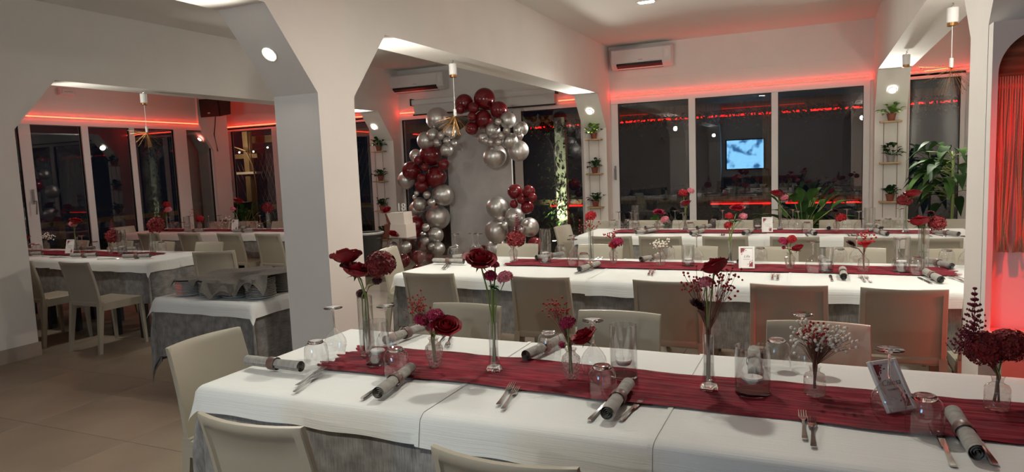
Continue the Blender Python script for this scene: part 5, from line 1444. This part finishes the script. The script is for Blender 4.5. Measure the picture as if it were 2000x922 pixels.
big_plant('money_tree', 1.33, 8.80, 0, 'tall dark-leaved tree in the right window bay', sp3, ['leaf_dark', 'leaf', 'leaf_dark', 'leaf_dark', 'leaf'], .17, .32, 1.15)
sp4 = [(rn.uniform(0, 6.28), rn.uniform(.4, 1.4), rn.uniform(.08, .28), rn.uniform(.20, .30), rn.uniform(.07, .11), rn.uniform(.2, .6)) for _ in range(24)]
big_plant('leafy_plant', -1.95, 9.1, .1, 'low dark green plant at the left foot of the wide window', sp4, ['leaf_dark', 'leaf'], .15, .3)
for i, (x, y, h, r) in enumerate(((-0.17, 8.85, .25, .2), (-9.2, 9.0, .25, .2), (-1.95, 9.1, .1, .18))):
    s_ = thing('plant_stand', ['round black stand under the big broad-leaved plant', 'round black stand under the far left plant', 'round black stand under the low dark plant'][i], 'plant stand', (x, y, 0))
    ob('top', MB().lathe([(.001, h - .02), (r, h - .02), (r, h), (.001, h)], 20).mesh('top', 'black_metal', SH), s_)
    ob('leg', MB().lathe([(r * .8, 0), (r * .7, h - .02)], 16).mesh('leg', 'black_metal', SH), s_)

# ------------------------------------------------------------------ outside the glass: terrace at night
struct('ground_terrace', MB().box(-18, 8, 9.8, 18, -.15, -.05).box(-18, -9.9, 2, 9.8, -.15, -.05).mesh('ground', 'concrete'))
def ivy(name, label, pts_fn, n, seed, mat='ivy', size=.06):
    rn_ = random.Random(seed); mb = MB()
    for i in range(n):
        p = Vector(pts_fn(rn_))
        d = Vector((rn_.uniform(-1, 1), rn_.uniform(-1, .3), rn_.uniform(-1, .4)))
        leaf_blade(mb, p, d, size * rn_.uniform(.7, 1.3), size * .75, .3, 2)
    o_ = ob(name, mb.mesh(name, mat, True))
    tag(o_, label, 'ivy', None, 'stuff')
pg = thing('pergola', 'dark pergola with red light strips outside the back windows', 'pergola', (-4, 12.2, 0))
for x in (-6.0, -3.1, 0.2, 3.2, 6.5):
    ob('post', MB().box(x - .06, x + .06, -.06, .06, -.05, 2.6).mesh('post', 'old_wood'), pg)
ob('beam', MB().box(-8, 8, -.05, .05, 2.26, 2.42).mesh('beam', 'old_wood'), pg)
ob('glow_tube', MB().box(-1.0, 6.2, -.075, -.055, 2.185, 2.215).mesh('glow', 'led_out'), pg)
ob('low_glow_tube', MB().box(-.65, .05, -.075, -.055, .70, .725).box(2.3, 3.3, -.075, -.055, .70, .72).box(3.5, 4.65, -.075, -.055, .70, .72).mesh('glow', 'led_out'), pg)
ob('rail', MB().box(-8, 8, -.05, .05, .73, .83).mesh('rail', 'old_wood'), pg)
ivy('ivy', 'ivy hanging along the red-lit pergola beam', lambda r: (r.uniform(-5, 3), 12.2 + r.uniform(-.28, -.09), 2.30 - abs(r.gauss(0, .11))), 2600, 1)
ivy('ivy', 'ivy climbing up the pale post behind the balloons', lambda r: (-4.35 + r.gauss(0, .22), 11.9 + r.uniform(-.1, .2), r.uniform(.0, 2.3)), 420, 2)
ivy('hedge', 'low hedge along the terrace rail', lambda r: (r.uniform(-6, 3), 11.7 + r.uniform(-.25, .25), abs(r.gauss(0, .45))), 2600, 3, 'ivy', .075)
pp = thing('garden_post', 'pale post lit from below outside behind the balloons', 'post', (-4.35, 12.0, 0))
ob('shaft', MB().box(-.10, .10, -.06, .06, -.05, 2.35).mesh('shaft', 'paint'), pp)
gl = thing('garden_spot', 'green-white garden spot at the foot of the pale post', 'lamp', (-4.3, 11.35, .05))
ob('housing', MB().lathe([(.05, -.05), (.05, .06), (.04, .09)], 12, True, True).mesh('housing', 'black_plastic', SH), gl)
ob('lens', MB().lathe([(.001, .092), (.035, .092)], 12).mesh('lens', 'lens'), gl)
spot(gl, (-4.3, 11.35, .2), (-4.33, 11.95, 1.0), 60, 70, .8, (0.85, 1.0, 0.55))
# timber hut post and lattice outside the far left window
ht = thing('timber_frame', 'timber post and beams lit by a bulb outside the left window', 'timber frame', (-11.6, 11.6, 0))
ob('post', MB().box(-.07, .07, -.07, .07, -.05, 2.7).mesh('post', 'old_wood'), ht)
ob('beam', MB().box(-.9, .3, -.05, .05, 1.90, 2.0).mesh('beam', 'old_wood'), ht)
ob('shelf', MB().box(-.9, .3, -.12, .05, 1.55, 1.60).mesh('shelf', 'frame_white'), ht)
lt = thing('lattice_fence', 'wire lattice fence outside the left window', 'fence', (-10.6, 11.9, 0))
ls = MB()
for i in range(-9, 18):
    ls.tube([(-.8 + i * .12, 0, -.05), (-.8 + i * .12 + .9, 0, 2.0)], .004, 4); ls.tube([(-.8 + i * .12 + .9, .005, -.05), (-.8 + i * .12, .005, 2.0)], .004, 4)
ob('wire_mesh', ls.mesh('wire_mesh', 'grey_plastic'), lt)
tr = thing('bare_branch', 'pale twisted branch outside the left window', 'branch', (-11.05, 11.2, 0))
ob('bough', MB().tube([(.05, 0, -.05), (.0, .02, .8), (.03, 0, 1.3), (-.05, 0, 1.75), (-.22, 0, 2.05), (-.55, 0, 2.15)], .035, 8, .012).mesh('bough', 'bark', True), tr)
ob('twig', MB().tube([(-.05, 0, 1.75), (-.10, 0, 2.1), (-.04, 0, 2.5)], .014, 6, .006).mesh('twig', 'bark', True), tr)
fl = thing('string_lights', 'string of small bulbs outside the left window', 'string lights', (-11.2, 11.15, 0))
pts = [(-.6 + .1 * i, 0, 2.12 - .02 * math.sin(i * .26) * 4) for i in range(16)]
ob('cable', MB().tube(pts, .004, 4).mesh('cable', 'black_plastic'), fl)
for i in (0, 4, 8, 12, 15):
    ob('bulb', MB().sphere((pts[i][0], 0, pts[i][2] - .03), .018, 8, 6).mesh('bulb', 'fairy', True), fl)
bl = bpy.data.lights.new('bulb_glow', 'POINT'); bl.energy = 14; bl.color = (1, .72, .42); bl.shadow_soft_size = .05
blo = bpy.data.objects.new('bulb_glow', bl); col.objects.link(blo); blo.location = (-.2, -.3, 2.15); blo.parent = fl
ivy('shrub', 'dark shrub outside the left windows', lambda r: (-11.25 + r.uniform(-.3, .3), r.uniform(4.5, 8.6), abs(r.gauss(0, .4))), 900, 6, 'ivy', .08)
hs = thing('terrace_rail', 'low timber rail outside the left windows', 'rail', (-11.9, 6.5, 0))
ob('rail', MB().box(-.05, .05, -3.5, 3.5, .78, .86).mesh('rail', 'old_wood'), hs)
for y in (-3, -1, 1, 3): ob('post', MB().box(-.05, .05, y - .05, y + .05, -.05, .78).mesh('post', 'old_wood'), hs)
